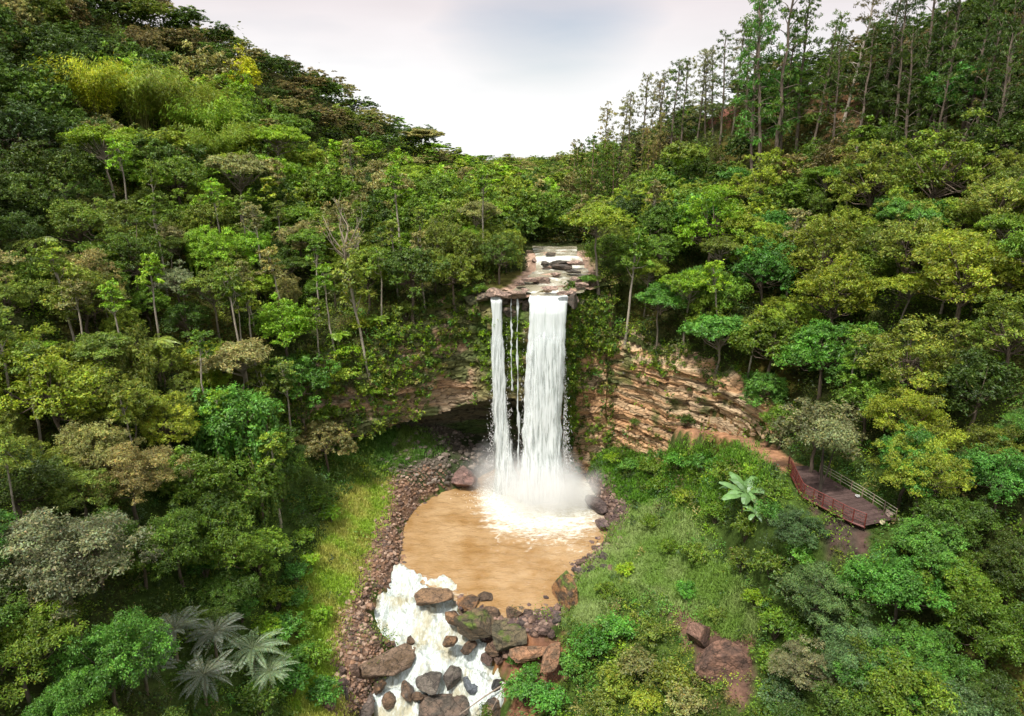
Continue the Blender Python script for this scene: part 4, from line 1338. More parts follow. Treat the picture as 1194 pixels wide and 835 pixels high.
    if kind == 'bamboo':
        R, hc = 5.0, 8
        for i in range(46):
            a = rng.uniform(0, 6.28)
            r0 = rng.uniform(0, 1.3)
            L = rng.uniform(3.5, 6.5)
            q = np.linspace(0, 1, 8)
            out = r0 + L * q ** 2.6
            zz = (11 + rng.uniform(-2, 1.5)) * (q * 1.25 - .42 * q ** 3)
            C = np.stack([np.cos(a) * out, np.sin(a) * out, zz], 1)
            add_tube(t, C, .07 * (1.1 - q), 3, BK)
            m = int(230 * lod)
            s = rng.uniform(.38, 1, m)
            PP = np.stack([np.interp(s, q, C[:, k]) for k in range(3)], 1) + rng.normal(size=(m, 3)) * np.array([.42, .42, .35])
            al = np.stack([np.cos(a) + 0 * s, np.sin(a) + 0 * s, -.9 + 0 * s], 1) + rng.normal(size=(m, 3)) * .45
            N = np.tile([math.cos(a) * .4, math.sin(a) * .4, .8], (m, 1)) + rng.normal(size=(m, 3)) * .45
            V, F = leaf_quads(PP, N, .5 * rng.uniform(.7, 1.3, m), .10, rng, norm(al))
            g.add(V, F, leaf_tones(m, rng, rng.uniform(.75, 1.2), .3))
        return g, t, hc, R
    if kind == 'shrub':
        R, hc = 1.6, 1.2
        for i in range(11):
            a = i * 2.39996
            rr = R * math.sqrt(i / 11) * .8
            c = np.array([rr * math.cos(a), rr * math.sin(a), hc + .5 * (1 - (rr / R) ** 2) + rng.uniform(-.3, .3)])
            r = rng.uniform(.5, .9)
            lobe_leaves(g, c, r, .75, int(190 * r * lod), .27 / math.sqrt(lod), rng, rng.uniform(.75, 1.25), .2)
            add_tube(t, [(0, 0, -.5), c * .5, c], [.05, .035, .01], 4, BK)
        return g, t, hc, R

_MC = {}
def meshes(kind, var, lod):
    k = (kind, var, lod)
    if k not in _MC:
        g, t, hc, R = make_tree_meshes(kind, (sum(map(ord, kind)) * 31 + var * 7) % 9999, lod)
        nm = {'broad': 'broadleaf', 'fine': 'fineleaf', 'euc': 'eucalyptus'}.get(kind, kind)
        _MC[k] = (g.mesh(nm + '_crown', M_LEAF), t.mesh(nm + '_trunk', M_BARK, True), hc, R, g)
    return _MC[k]

TREES = []       # root, kind, colour name, crown centre, radius
NAMES = {'broad': 'broadleaf_tree', 'fine': 'broadleaf_tree', 'draped': 'creeper_covered_tree', 'umbrella': 'spreading_tree', 'slender': 'slender_tree', 'bare': 'bare_tree',
         'euc': 'eucalyptus_tree', 'plantation': 'plantation_tree', 'bamboo': 'bamboo_clump', 'shrub': 'shrub'}
WORDS = {'broad': 'domed leafy tree', 'fine': 'fine-leaved tree', 'draped': 'creeper-draped tree', 'umbrella': 'flat-crowned spreading tree', 'slender': 'slender tree', 'bare': 'half-bare tree',
         'euc': 'tall eucalyptus', 'plantation': 'narrow plantation tree', 'bamboo': 'feathery bamboo clump', 'shrub': 'leafy shrub'}
BARK = {'slender': (.34, .30, .24), 'umbrella': (.26, .22, .17), 'euc': (.17, .135, .105), 'bare': (.30, .25, .19), 'plantation': (.22, .15, .10), 'bamboo': (.20, .20, .06)}
vr = random.Random(77)
def put(kind, x, y, z, s, cname, sz=1.0, note=None, bark=None, group=None, lean=None, jit=.18):
    D = math.sqrt(x * x + y * y + (z - CAMZ) ** 2)
    lod = 1.0 if D > 85 else (1.9 if D > 55 else 3.0)
    if D > 190: lod = .55
    if kind == 'shrub': lod = {3.0: 2.0, 1.9: 1.3}.get(lod, lod)
    nv = {'broad': 4, 'fine': 4, 'shrub': 4, 'umbrella': 3, 'slender': 3, 'euc': 4, 'plantation': 3}.get(kind, 2)
    cm, tm, hc, R, _ = meshes(kind, vr.randrange(nv), lod)
    root = bpy.data.objects.new(NAMES[kind], None)
    link(root)
    root.location = (x, y, z)
    root.scale = (s, s, s * sz)
    tl = lean if lean else (vr.gauss(0, .03), vr.gauss(0, .03))
    root.rotation_euler = (tl[0], tl[1], vr.uniform(0, 6.28))
    t = add_obj('trunk' if kind not in ('bamboo', 'shrub') else 'stems', tm, root)
    bc = bark or BARK.get(kind, (.13, .10, .075))
    f = vr.uniform(.75, 1.2)
    t.color = (bc[0] * f, bc[1] * f, bc[2] * f, 1)
    c = add_obj('crown' if kind != 'shrub' else 'foliage', cm, root)
    b = PAL[cname]
    f = vr.uniform(1 - jit, 1 + jit)
    c.color = (b[0] * f * vr.uniform(.9, 1.12), b[1] * f, b[2] * f * vr.uniform(.85, 1.2), 1)
    TREES.append(dict(root=root, kind=kind, col=cname, c=(x, y, z + hc * s * sz), R=R * s, note=note, group=group))
    return root

HC = {'broad': 6.6, 'fine': 6.6, 'draped': 6.6, 'umbrella': 10.5, 'slender': 13.5, 'bare': 9.5, 'euc': 15.5, 'plantation': 12, 'bamboo': 8, 'shrub': 1.2}
RR = {'broad': 4.5, 'fine': 4.5, 'draped': 4.5, 'umbrella': 4.6, 'slender': 2.4, 'bare': 3.0, 'euc': 3.2, 'plantation': 2.3, 'bamboo': 5.0, 'shrub': 1.6}
PLACED = []
def hero(px, py, rpx, kind, cname, note=None, hh=None, **kw):
    """crown centre at px,py and crown radius rpx -> a tree rooted on the slope below it"""
    h = hh or HC[kind]
    for _ in range(4):
        t = locate(px, py, h)
        if t is None: return None
        x, y, z, d = t
        s = rpx * d / FPX / RR[kind]
        hnew = hh or HC[kind] * s * kw.get('sz', 1.0)
        if abs(hnew - h) < .3: break
        h = .5 * h + .5 * hnew
    if hh:
        kw['sz'] = hh / (HC[kind] * s)
    PLACED.append((x, y, RR[kind] * s, px, py, rpx, d))
    return put(kind, x, y, z, s, cname, note=note, **kw)

H = [
 # left hillside, hand placed after the crowns that stand out
 (108, 98, 42, 'bamboo', 'golden green'), (158, 102, 48, 'bamboo', 'yellow green'), (206, 116, 46, 'bamboo', 'yellow green'), (240, 135, 40, 'bamboo', 'lime green'), (250, 165, 38, 'bamboo', 'yellow green'), (272, 160, 26, 'bamboo', 'lime green'),
 (284, 92, 26, 'fine', 'golden green'), (122, 166, 36, 'umbrella', 'lime green'), (326, 162, 28, 'umbrella', 'lime green'), (274, 198, 36, 'umbrella', 'khaki'),
 (206, 212, 34, 'broad', 'mid green'), (60, 205, 40, 'broad', 'dark green'), (20, 160, 38, 'broad', 'dark green'), (170, 185, 34, 'broad', 'deep green'),
 (240, 262, 30, 'broad', 'olive green'), (90, 262, 40, 'fine', 'olive green'), (150, 300, 40, 'fine', 'deep green'), (345, 215, 30, 'broad', 'mid green'), (398, 255, 34, 'bare', 'khaki'),
 (425, 345, 26, 'slender', 'olive green'), (205, 330, 26, 'fine', 'grey green'), (330, 378, 34, 'broad', 'lime green'), (350, 448, 38, 'broad', 'emerald green'),
 (276, 418, 38, 'umbrella', 'khaki'), (272, 492, 50, 'draped', 'emerald green'), (118, 408, 34, 'umbrella', 'olive green'), (95, 348, 42, 'fine', 'olive green'),
 (60, 462, 56, 'fine', 'yellow green'), (10, 350, 34, 'fine', 'olive green'), (195, 495, 34, 'fine', 'yellow green'), (150, 556, 46, 'fine', 'khaki'), (225, 560, 40, 'broad', 'mid green'),
 (300, 560, 42, 'draped', 'mid green'), (75, 660, 78, 'fine', 'grey green'), (25, 765, 52, 'broad', 'mid green'), (15, 560, 46, 'broad', 'dark green'),
 (160, 645, 34, 'broad', 'deep green'), (440, 225, 28, 'broad', 'dark green'), (470, 205, 24, 'umbrella', 'yellow green'), (500, 165, 24, 'broad', 'dark green'),
 (512, 230, 32, 'broad', 'mid green'), (545, 290, 28, 'draped', 'olive green'), (480, 320, 38, 'broad', 'deep green'), (530, 330, 26, 'broad', 'olive green'), (590, 285, 22, 'draped', 'olive green'),
 (600, 240, 22, 'broad', 'lime green'), (640, 232, 20, 'broad', 'lime green'), (545, 215, 22, 'fine', 'khaki'),
 (385, 330, 16, 'slender', 'lime green'), (150, 470, 18, 'slender', 'olive green'), (240, 470, 17, 'slender', 'lime green'), (330, 300, 17, 'slender', 'khaki'), (290, 345, 18, 'slender', 'yellow green'), (460, 270, 15, 'slender', 'olive green'), (180, 245, 18, 'slender', 'mid green'), (255, 225, 16, 'slender', 'lime green'), (70, 305, 20, 'slender', 'yellow green'), (130, 345, 18, 'slender', 'lime green'), (495, 290, 14, 'slender', 'khaki'), (440, 300, 15, 'slender', 'mid green'), (315, 520, 19, 'slender', 'yellow green'), (20, 420, 22, 'slender', 'olive green'), (365, 385, 15, 'slender', 'olive green'), (410, 180, 14, 'slender', 'khaki'), (225, 400, 17, 'slender', 'mid green'), (305, 440, 17, 'slender', 'olive green'), (850, 320, 18, 'slender', 'lime green'), (925, 260, 18, 'slender', 'khaki'), (1000, 400, 20, 'slender', 'mid green'), (760, 225, 14, 'slender', 'khaki'), (880, 370, 16, 'slender', 'yellow green'), (365, 290, 16, 'slender', 'mid green'), (300, 250, 16, 'slender', 'khaki'),
 # right side
 (700, 272, 34, 'umbrella', 'yellow green'), (735, 300, 24, 'slender', 'mid green'), (832, 262, 44, 'fine', 'lime green'), (878, 222, 30, 'fine', 'yellow green'),
 (776, 262, 32, 'broad', 'deep green'), (800, 330, 32, 'umbrella', 'lime green'), (770, 352, 28, 'umbrella', 'emerald green'), (838, 388, 38, 'umbrella', 'emerald green'), (735, 250, 26, 'broad', 'dark green'),
 (800, 180, 22, 'bamboo', 'lime green'), (890, 320, 36, 'broad', 'emerald green'), (960, 300, 48, 'fine', 'olive green'), (1020, 215, 48, 'fine', 'olive green'), (1110, 205, 56, 'fine', 'yellow green'),
 (1165, 245, 48, 'fine', 'olive green'), (1060, 290, 50, 'fine', 'olive green'), (975, 350, 46, 'fine', 'yellow green'), (1130, 330, 56, 'fine', 'yellow green'), (1180, 390, 48, 'fine', 'olive green'),
 (905, 400, 38, 'broad', 'mid green'), (965, 412, 44, 'broad', 'emerald green'), (1060, 425, 54, 'fine', 'olive green'), (1140, 455, 44, 'broad', 'dark green'), (1060, 492, 44, 'fine', 'yellow green'),
 (952, 500, 42, 'broad', 'grey green'), (1010, 470, 36, 'broad', 'mid green'), (890, 455, 28, 'broad', 'emerald green'), (1165, 560, 38, 'broad', 'emerald green'), (1130, 110, 40, 'broad', 'emerald green'),
 (1165, 170, 36, 'broad', 'deep green'), (1082, 640, 38, 'broad', 'emerald green'), (1115, 610, 38, 'broad', 'deep green'), (1045, 690, 44, 'broad', 'emerald green'), (960, 690, 38, 'fine', 'blue green'),
 (1120, 690, 46, 'broad', 'mid green'), (1000, 775, 46, 'fine', 'blue green'), (1080, 775, 42, 'broad', 'emerald green'), (1160, 745, 44, 'broad', 'mid green'), (1150, 830, 40, 'broad', 'dark green'),
 (930, 620, 26, 'broad', 'blue green'), (940, 780, 34, 'fine', 'grey green'), (1185, 665, 36, 'broad', 'dark green'),
]
for h in H:
    kw = {}
    if h[:2] == (1060, 492): kw = dict(bark=(.20, .14, .09))
    hero(*h, **kw)
# eucalypts along the right-hand ridge
for px, py, r, k, cn in [(690, 172, 12, 'plantation', 'mid green'), (707, 160, 12, 'euc', 'khaki'), (722, 152, 12, 'euc', 'khaki'), (738, 146, 12, 'euc', 'grey green'), (752, 128, 13, 'euc', 'grey green'),
                    (768, 122, 13, 'euc', 'grey green'), (786, 112, 14, 'euc', 'deep green'), (800, 108, 13, 'euc', 'grey green'), (818, 98, 12, 'euc', 'khaki'), (828, 96, 11, 'euc', 'grey green'), (848, 84, 14, 'euc', 'deep green'),
                    (862, 76, 14, 'euc', 'grey green'), (880, 70, 15, 'euc', 'deep green'), (775, 128, 11, 'euc', 'khaki'), (838, 92, 11, 'euc', 'grey green')]:
    hero(px, py - 5, r * 1.25, k, cn)
for px, py, r, k, cn in [(905, 62, 30, 'euc', 'emerald green'), (890, 88, 24, 'euc', 'emerald green'), (925, 40, 34, 'euc', 'deep green'), (945, 55, 26, 'euc', 'deep green'), (918, 85, 22, 'euc', 'emerald green'), (960, 72, 20, 'euc', 'deep green'),
                    (1000, 22, 24, 'euc', 'brownish'), (1045, 30, 24, 'euc', 'dark green'), (1066, 40, 26, 'euc', 'dark green'), (1090, 22, 28, 'euc', 'dark green'), (1110, 55, 22, 'euc', 'dark green'), (1128, 18, 30, 'euc', 'dark green'),
                    (1150, 45, 28, 'euc', 'dark green'), (1176, 22, 32, 'euc', 'brownish'), (1030, 62, 18, 'euc', 'dark green'), (975, 50, 16, 'euc', 'deep green'), (1190, 60, 28, 'euc', 'dark green'), (1015, 75, 22, 'euc', 'dark green'), (1075, 85, 24, 'euc', 'dark green'), (1105, 95, 24, 'euc', 'deep green'), (1145, 85, 26, 'euc', 'dark green'), (1180, 100, 28, 'euc', 'dark green'), (985, 90, 20, 'euc', 'dark green'), (890, 40, 28, 'euc', 'deep green'), (950, 15, 28, 'euc', 'deep green'), (925, 95, 20, 'broad', 'emerald green'), (897, 105, 20, 'broad', 'emerald green'), (1140, 70, 34, 'broad', 'dark green'), (1185, 130, 34, 'broad', 'dark green'), (1090, 110, 28, 'broad', 'deep green'), (1040, 120, 24, 'broad', 'dark green'), (1100, 60, 26, 'broad', 'dark green'), (1165, 20, 34, 'broad', 'dark green'), (1060, 75, 22, 'broad', 'deep green'), (1020, 100, 20, 'broad', 'dark green'), (970, 105, 18, 'broad', 'deep green'), (1185, 65, 30, 'broad', 'dark green'), (1120, 35, 24, 'broad', 'dark green'), (1080, 50, 20, 'broad', 'brownish'), (905, 75, 26, 'broad', 'emerald green'), (930, 60, 24, 'broad', 'deep green'), (1150, 95, 26, 'broad', 'deep green')]:
    hero(px, py, r, k, cn, bark=(.42, .36, .30) if px == 1000 else None)
# plantation rows on the far right-hand slope
pr = random.Random(5)
for i in range(30):
    px = pr.uniform(668, 770)
    py = pr.uniform(172, 205) - (px - 700) * .25 + pr.uniform(0, 18)
    hero(px, py, pr.uniform(8, 11), 'plantation', pr.choice(['mid green', 'olive green', 'deep green', 'khaki']))

PROT = [(462, 462), (505, 430), (545, 392), (562, 345), (600, 328), (618, 292), (682, 286), (692, 345), (665, 400), (712, 408), (770, 418), (848, 440), (880, 500), (925, 532), (1052, 590), (1015, 625), (965, 650),
        (880, 700), (880, 840), (385, 840), (330, 720), (352, 640), (385, 560), (400, 520)]
def zone_style(px, py, rnd):
    """kinds and colours by part of the valley"""
    if px < 560 and py < 150 - (px - 200) * -.05 and py < 40 + px * .28:       # along the left ridge
        return rnd.choice(['broad', 'broad', 'fine']), rnd.choice(['dark green', 'dark green', 'brownish', 'deep green', 'khaki', 'olive green'])
    if px < 110 and py < 260:
        return rnd.choice(['broad', 'fine']), rnd.choice(['dark green', 'dark green', 'deep green'])
    if px < 600:
        if py < 240: return rnd.choice(['broad', 'fine', 'broad', 'umbrella', 'slender', 'draped']), rnd.choice(['deep green', 'mid green', 'olive green', 'lime green', 'mid green', 'khaki', 'yellow green'])
        if py < 600: return rnd.choice(['broad', 'fine', 'draped', 'umbrella', 'slender', 'broad', 'fine']), rnd.choice(['deep green', 'olive green', 'mid green', 'mid green', 'olive green', 'yellow green', 'lime green', 'yellow green', 'khaki'])
        return 'broad', rnd.choice(['deep green', 'mid green', 'mid green', 'emerald green'])
    if px < 760 and py < 300:
        return rnd.choice(['broad', 'fine', 'broad']), rnd.choice(['mid green', 'olive green', 'deep green', 'yellow green', 'khaki'])
    if py < 200:
        return rnd.choice(['broad', 'fine', 'fine']), rnd.choice(['deep green', 'dark green', 'olive green', 'brownish', 'mid green'])
    if py < 560:
        return rnd.choice(['broad', 'fine', 'fine', 'umbrella']), rnd.choice(['olive green', 'yellow green', 'emerald green', 'mid green', 'yellow green', 'mid green'])
    return 'broad', rnd.choice(['emerald green', 'deep green', 'deep green', 'blue green', 'mid green', 'emerald green'])

def near_prot(px, py, m):
    return float(sdist(np.array(px), np.array(py), PROT)) < m

# fill the rest of the slopes: candidates from near to far, wide enough apart
fr = random.Random(19)
cands = []
y = 34.0
while y < 660:
    sp = min(12.0, max(4.1, y * .038))
    x = -200.0 + fr.uniform(0, sp)
    while x < 200:
        cx, cy = x + fr.uniform(-.4, .4) * sp, y + fr.uniform(-.4, .4) * sp
        cands.append((cx, cy, sp))
        x += sp
    y += sp
CA = np.array(cands)
CZ = gq(CA[:, 0], CA[:, 1])
Pt = np.stack([CA[:, 0], CA[:, 1], CZ + 7], 1)
ppx, ppy, pd_ = project(Pt)
slope = np.hypot(gq(CA[:, 0] + 2, CA[:, 1]) - gq(CA[:, 0] - 2, CA[:, 1]), gq(CA[:, 0], CA[:, 1] + 2) - gq(CA[:, 0], CA[:, 1] - 2)) / 4
ok = (pd_ > 20) & (ppx > -60) & (ppx < 1254) & (ppy > -40) & (ppy < 900) & (slope < 2.2) & visible(Pt, slack=5)
BACK = []
for (x, y, sp), z, px, py, d, k in zip(cands, CZ, ppx, ppy, pd_, ok):
    if not k: continue
    rpx = sp * .62 / d * FPX
    if near_prot(px, py, rpx * .9) or near_prot(*[float(v) for v in project(np.array([x, y, z + 1.0]))[:2]], 8): continue
    if any(math.hypot(x - a[0], y - a[1]) < (a[2] + sp * .5) * .56 for a in PLACED): continue
    kind, cn = zone_style(px, py, fr)
    if 620 < px < 905 and py < 190 and d > 130: kind = 'broad'
    if 128 < px < 350 and 690 < py < 840: continue
    s = sp * fr.uniform(.52, .98) / RR[kind] * (1.0 if kind != 'slender' else .62)
    if px < 560 and py < 130: kind = 'broad' if kind in ('slender', 'umbrella') else kind
    s = max(s, .45) if kind != 'slender' else max(.6, s)
    hgt = fr.uniform(.68, 1.3)
    if py < 130 and px > 900: hgt *= .6
    if px < 640 and d > 170:
        hgt *= .6
        s *= .85
    if 640 < px < 905 and d > 150 and kind != 'euc':
        hgt *= .6
        s *= .8
    BACK.append((d, kind, x, y, z, s, cn, hgt / max(1, s ** .4), px, py))
BACK.sort(key=lambda b: b[0])
NEAR_N = 250
for b in BACK[:NEAR_N]:
    put(b[1], b[2], b[3], b[4], b[5], b[6], sz=b[7])
import sys; print('TREES', len(TREES), 'BACK', len(BACK))

def bake(items, name, label, mat=M_LEAF, trunks=True):
    """many far crowns nobody could count, in one mesh"""
    g = Geo()
    rng = np.random.default_rng(5)
    for kind, x, y, z, s, cn, sz in items:
        _, _, hc, R, gg = meshes(kind, int(rng.integers(2)), .4)
        V = np.concatenate(gg.V)
        C = np.concatenate(gg.C)
        Q = np.concatenate(gg.Q)
        a = rng.uniform(0, 6.28)
        V = np.stack([V[:, 0] * math.cos(a) - V[:, 1] * math.sin(a), V[:, 0] * math.sin(a) + V[:, 1] * math.cos(a), V[:, 2] * sz], 1) * s + np.array([x, y, z])
        g.add(V, Q, C * np.array(PAL[cn]) * rng.uniform(.8, 1.2))
    o = add_obj(name, g.mesh(name, mat))
    tag(o, label, kind='stuff')
bake([(b[1], b[2], b[3], b[4], b[5], b[6], b[7]) for b in BACK[NEAR_N:]], 'distant_forest', 'distant forest filling the valley behind the river')

# ------------------------------------------------------------------ shrubs one can tell apart
SH = [(322, 700, 18, 'mid green'), (345, 670, 15, 'emerald green'), (310, 735, 18, 'lime green'), (350, 735, 14, 'mid green'), (360, 655, 12, 'lime green'), (348, 765, 16, 'emerald green'), (372, 590, 13, 'mid green'), (300, 690, 16, 'deep green'), (780, 640, 12, 'mid green'), (730, 665, 11, 'lime green'), (800, 690, 13, 'emerald green'), (760, 610, 12, 'mid green'), (835, 720, 13, 'olive green'), (705, 690, 11, 'mid green'), (560, 356, 8, 'mid green'), (552, 362, 9, 'deep green'), (684, 350, 9, 'deep green'), (690, 362, 9, 'mid green'), (556, 346, 7, 'lime green'), (238, 668, 20, 'emerald green'), (262, 690, 18, 'mid green'), (300, 660, 20, 'mid green'), (318, 640, 17, 'lime green'), (352, 628, 13, 'mid green'), (345, 700, 15, 'emerald green'), (220, 640, 20, 'deep green'), (385, 600, 13, 'lime green'),
      (280, 715, 18, 'emerald green'), (330, 740, 22, 'emerald green'), (365, 770, 20, 'mid green'), (378, 815, 20, 'emerald green'), (340, 800, 24, 'emerald green'), (300, 825, 24, 'deep green'), (372, 720, 14, 'lime green'),
      (611, 812, 24, 'emerald green'), (640, 820, 22, 'emerald green'), (620, 785, 10, 'emerald green'), (600, 770, 9, 'emerald green'), (690, 760, 24, 'emerald green'), (665, 780, 18, 'emerald green'), (720, 740, 20, 'emerald green'),
      (745, 780, 24, 'khaki'), (780, 800, 24, 'olive green'), (720, 800, 22, 'olive green'), (760, 745, 18, 'olive green'), (700, 825, 20, 'olive green'), (800, 825, 22, 'khaki'), (755, 822, 18, 'yellow green'), (810, 650, 16, 'mid green'),
      (850, 560, 18, 'mid green'), (820, 545, 16, 'emerald green'), (790, 545, 14, 'emerald green'), (760, 548, 14, 'mid green'), (735, 545, 12, 'emerald green'), (715, 535, 10, 'lime green'), (880, 555, 16, 'lime green'), (905, 575, 16, 'mid green'),
      (900, 605, 18, 'emerald green'), (870, 625, 20, 'mid green'), (835, 605, 16, 'mid green'), (900, 660, 22, 'mid green'), (865, 660, 18, 'olive green'), (920, 690, 22, 'blue green'), (905, 730, 24, 'mid green'), (930, 745, 22, 'deep green'),
      (900, 780, 22, 'mid green'), (910, 825, 24, 'blue green'), (960, 740, 24, 'blue green'), (880, 700, 16, 'lime green'), (935, 655, 18, 'emerald green'), (770, 570, 13, 'mid green'), (800, 580, 13, 'yellow green'), (695, 440, 10, 'emerald green'), (690, 415, 10, 'emerald green'),
      (815, 470, 12, 'dark green'), (800, 490, 10, 'dark green'), (740, 500, 6, 'deep green'), (770, 440, 9, 'mid green'), (850, 455, 11, 'emerald green'), (430, 455, 16, 'yellow green'), (405, 470, 18, 'yellow green'), (440, 480, 14, 'lime green'), (470, 450, 14, 'olive green'),
      (500, 420, 12, 'mid green'), (520, 400, 11, 'deep green'), (405, 430, 16, 'lime green'), (380, 490, 18, 'mid green'), (450, 425, 14, 'mid green'), (475, 400, 13, 'olive green'), (545, 370, 9, 'mid green'), (425, 395, 14, 'yellow green'), (684, 375, 9, 'emerald green'), (676, 392, 8, 'deep green'), (700, 428, 9, 'emerald green'), (688, 428, 8, 'lime green'), (674, 362, 7, 'mid green'), (716, 432, 8, 'deep green')]
for px, py, r, cn in SH:
    hero(px, py, r, 'shrub', cn)

# ------------------------------------------------------------------ palms, tree ferns, banana
def frond(L, droop, wid, n, rng, rise=.6, leafw=.07, broad=False):
    g = Geo()
    q = np.linspace(0, 1, 9)
    C = np.stack([L * q * (1 - .12 * q), 0 * q, L * (rise * q - droop * q ** 2)], 1)
    add_tube(g, C, .035 * (1.15 - q), 4, (1.1, .95, .8))
    if broad:
        W = wid * np.sin(np.clip(q, .05, 1) * math.pi * .92 + .12) ** .6
        for sd in (-1, 1):
            V = []
            for i in range(9):
                V += [C[i] + (0, 0, .02), C[i] + np.array([0, sd * W[i], -.28 * W[i] + rng.uniform(-.05, .05)])]
            F = [(2 * i, 2 * i + 1, 2 * i + 3, 2 * i + 2) for i in range(8)]
            cc = np.repeat(1 + .25 * rng.uniform(-1, 1, (9, 1)), 2, 0) * np.ones((1, 3))
            g.add(V, F, cc)
        return g
    s = np.linspace(.1, 1, n)
    for sd in (-1, 1):
        P = np.stack([np.interp(s, q, C[:, k]) for k in range(3)], 1)
        ll = wid * np.sin(s * math.pi * .86 + .35)
        al = np.tile([.55, sd * 1.0, -.38], (n, 1)) + rng.normal(size=(n, 3)) * .09
        al = norm(al)
        N = np.tile([.2, sd * .3, 1.], (n, 1)) + rng.normal(size=(n, 3)) * .15
        V, F = leaf_quads(P + al * ll[:, None] * .5 - np.array([0, 0, .12]) * ll[:, None], N, ll, leafw * rng.uniform(.7, 1.2, n), rng, al)
        g.add(V, F, leaf_tones(n, rng, 1, .25, .0))
    return g
FR = {}
def crown_plant(kind, px, py, rpx, cn, label, stem_h=None, name='palm_tree', cat='palm', group=None, nfr=16):
    rng = np.random.default_rng(int(px * 7 + py))
    cfg = {'palm': dict(L=2.6, droop=.75, wid=.75, n=26, rise=.72, leafw=.12), 'fern': dict(L=3.0, droop=.55, wid=.85, n=34, rise=.55, leafw=.15), 'banana': dict(L=2.6, droop=.5, wid=.42, n=0, rise=.75, broad=True),
           'silver': dict(L=3.6, droop=.5, wid=.52, n=36, rise=.5, leafw=.062)}[kind]
    h = stem_h if stem_h is not None else {'palm': 6.0, 'fern': 4.5, 'banana': 1.6, 'silver': 4.5}[kind]
    t = locate(px, py, h)
    x, y, z, d = t
    s = rpx * d / FPX / cfg['L']
    root = bpy.data.objects.new(name, None)
    link(root)
    root.location = (x, y, z)
    tag(root, label, cat, group)
    g = Geo()
    q = np.linspace(0, 1, 7)
    add_tube(g, np.stack([.25 * q ** 2, 0 * q, -1 + (h + 1) * q], 1), .15 * s * (1.3 - .5 * q), 7, (1, 1, 1))
    tr = add_obj('trunk' if kind != 'banana' else 'stem', g.mesh(kind + '_trunk', M_BARK, True), root)
    tr.color = (.16, .13, .09, 1)
    key = kind
    if key not in FR:
        FR[key] = []
        for i in range(3):
            c2 = dict(cfg)
            c2['droop'] *= (1.0, 1.45, 1.8)[i]
            c2['rise'] *= (1.35, 1.15, .9)[i]
            FR[key].append(frond(rng=np.random.default_rng(i + 3), **c2).mesh(kind + '_frond', M_LEAF_BROAD))
    b = PAL[cn]
    for i in range(nfr):
        o = add_obj('frond' if kind != 'banana' else 'leaf', FR[key][i % 3], root, loc=(.25, 0, h))
        up = (i % 3) * .28 - (.25 if kind != 'silver' else .15)
        o.rotation_euler = (vr.gauss(0, .22), -up + vr.gauss(0, .16), i * 2.39996 + vr.uniform(-.2, .2))
        o.scale = (s * vr.uniform(.75, 1.1),) * 3
        f = vr.uniform(.8, 1.25)
        o.color = (b[0] * f, b[1] * f, b[2] * f, 1)
    return root
crown_plant('palm', 180, 403, 24, 'yellow green', 'small bright palm standing alone in mid slope left of the waterfall')
crown_plant('palm', 38, 283, 30, 'olive green', 'olive palm near the left frame edge halfway up the slope')
crown_plant('palm', 388, 322, 17, 'yellow green', 'small yellow-green palm high above the left cliff')
crown_plant('palm', 332, 268, 16, 'lime green', 'small palm on the left slope beneath the bamboo')
crown_plant('fern', 395, 415, 17, 'lime green', 'bright tree fern above the left cliff', 2.5, 'tree_fern', 'tree fern')
crown_plant('fern', 440, 400, 15, 'lime green', 'smaller tree fern nearer the falls above the left cliff', 2.5, 'tree_fern', 'tree fern')
PAL['silver'] = (.19, .28, .14)
PAL['pale leaf'] = (.13, .25, .075)
PAL['dull silver'] = (.125, .155, .10)
for px, py, r, cn, lb in [(200, 735, 44, 'dull silver', 'dull grey tree fern overhung by the big grey-green tree'), (248, 742, 40, 'dull silver', 'silvery tree fern in the middle of the lower left group'), (292, 758, 42, 'silver', 'pale silver-green tree fern nearest the left bank grass'),
                    (165, 775, 42, 'dull silver', 'dark grey tree fern lowest and leftmost of the silvery ones'), (312, 785, 34, 'silver', 'small pale tree fern below the pale silver-green one'), (235, 790, 40, 'dull silver', 'dull tree fern at the bottom of the silvery group')]:
    crown_plant('silver', px, py, r, cn, lb, 3.4 + (px % 5) * .35, 'tree_fern', 'tree fern', nfr=30)
crown_plant('banana', 868, 580, 36, 'pale leaf', 'pale broad-leaved banana plant on the slope beneath the boardwalk', 2.6, 'banana_plant', 'banana plant', nfr=18)
crown_plant('banana', 878, 602, 22, 'pale leaf', 'small banana sprout just below the large pale one', 1.8, 'banana_plant', 'banana plant', nfr=9)
# dark forked trunk in front of the boardwalk
def forked():
    x, y = at_z(955, 582, DECKZ)
    g = Geo()
    add_tube(g, [(0, 0, -3), (.05, 0, .5), (0, .1, 2.0)], [.22, .19, .17], 7)
    add_tube(g, [(0, .1, 1.9), (-.15, .2, 4.2), (-.3, .3, 7)], [.16, .12, .07], 6)
    add_tube(g, [(0, .1, 1.7), (.5, .2, 3.2), (.9, .3, 6)], [.13, .1, .05], 6)
    root = bpy.data.objects.new('forked_tree', None)
    link(root)
    root.location = (x, y, DECKZ - .3)
    tag(root, 'dark forked tree rising beside the boardwalk railing', 'tree')
    o = add_obj('trunk', g.mesh('forked_trunk', M_BARK, True), root)
    o.color = (.035, .028, .022, 1)
    g = Geo()
    rng = np.random.default_rng(2)
    for c in [(-.4, .3, 7.2), (.9, .3, 6.6), (.2, -.4, 7.8), (-1.4, 1, 6.8), (1.9, .8, 7.2), (.3, 1.2, 8.2)]:
        lobe_leaves(g, np.array(c), 1.25, .5, 520, .24, rng, rng.uniform(.8, 1.2))
    o = add_obj('crown', g.mesh('forked_crown', M_LEAF), root)
    o.color = (*PAL['grey green'], 1)
forked()

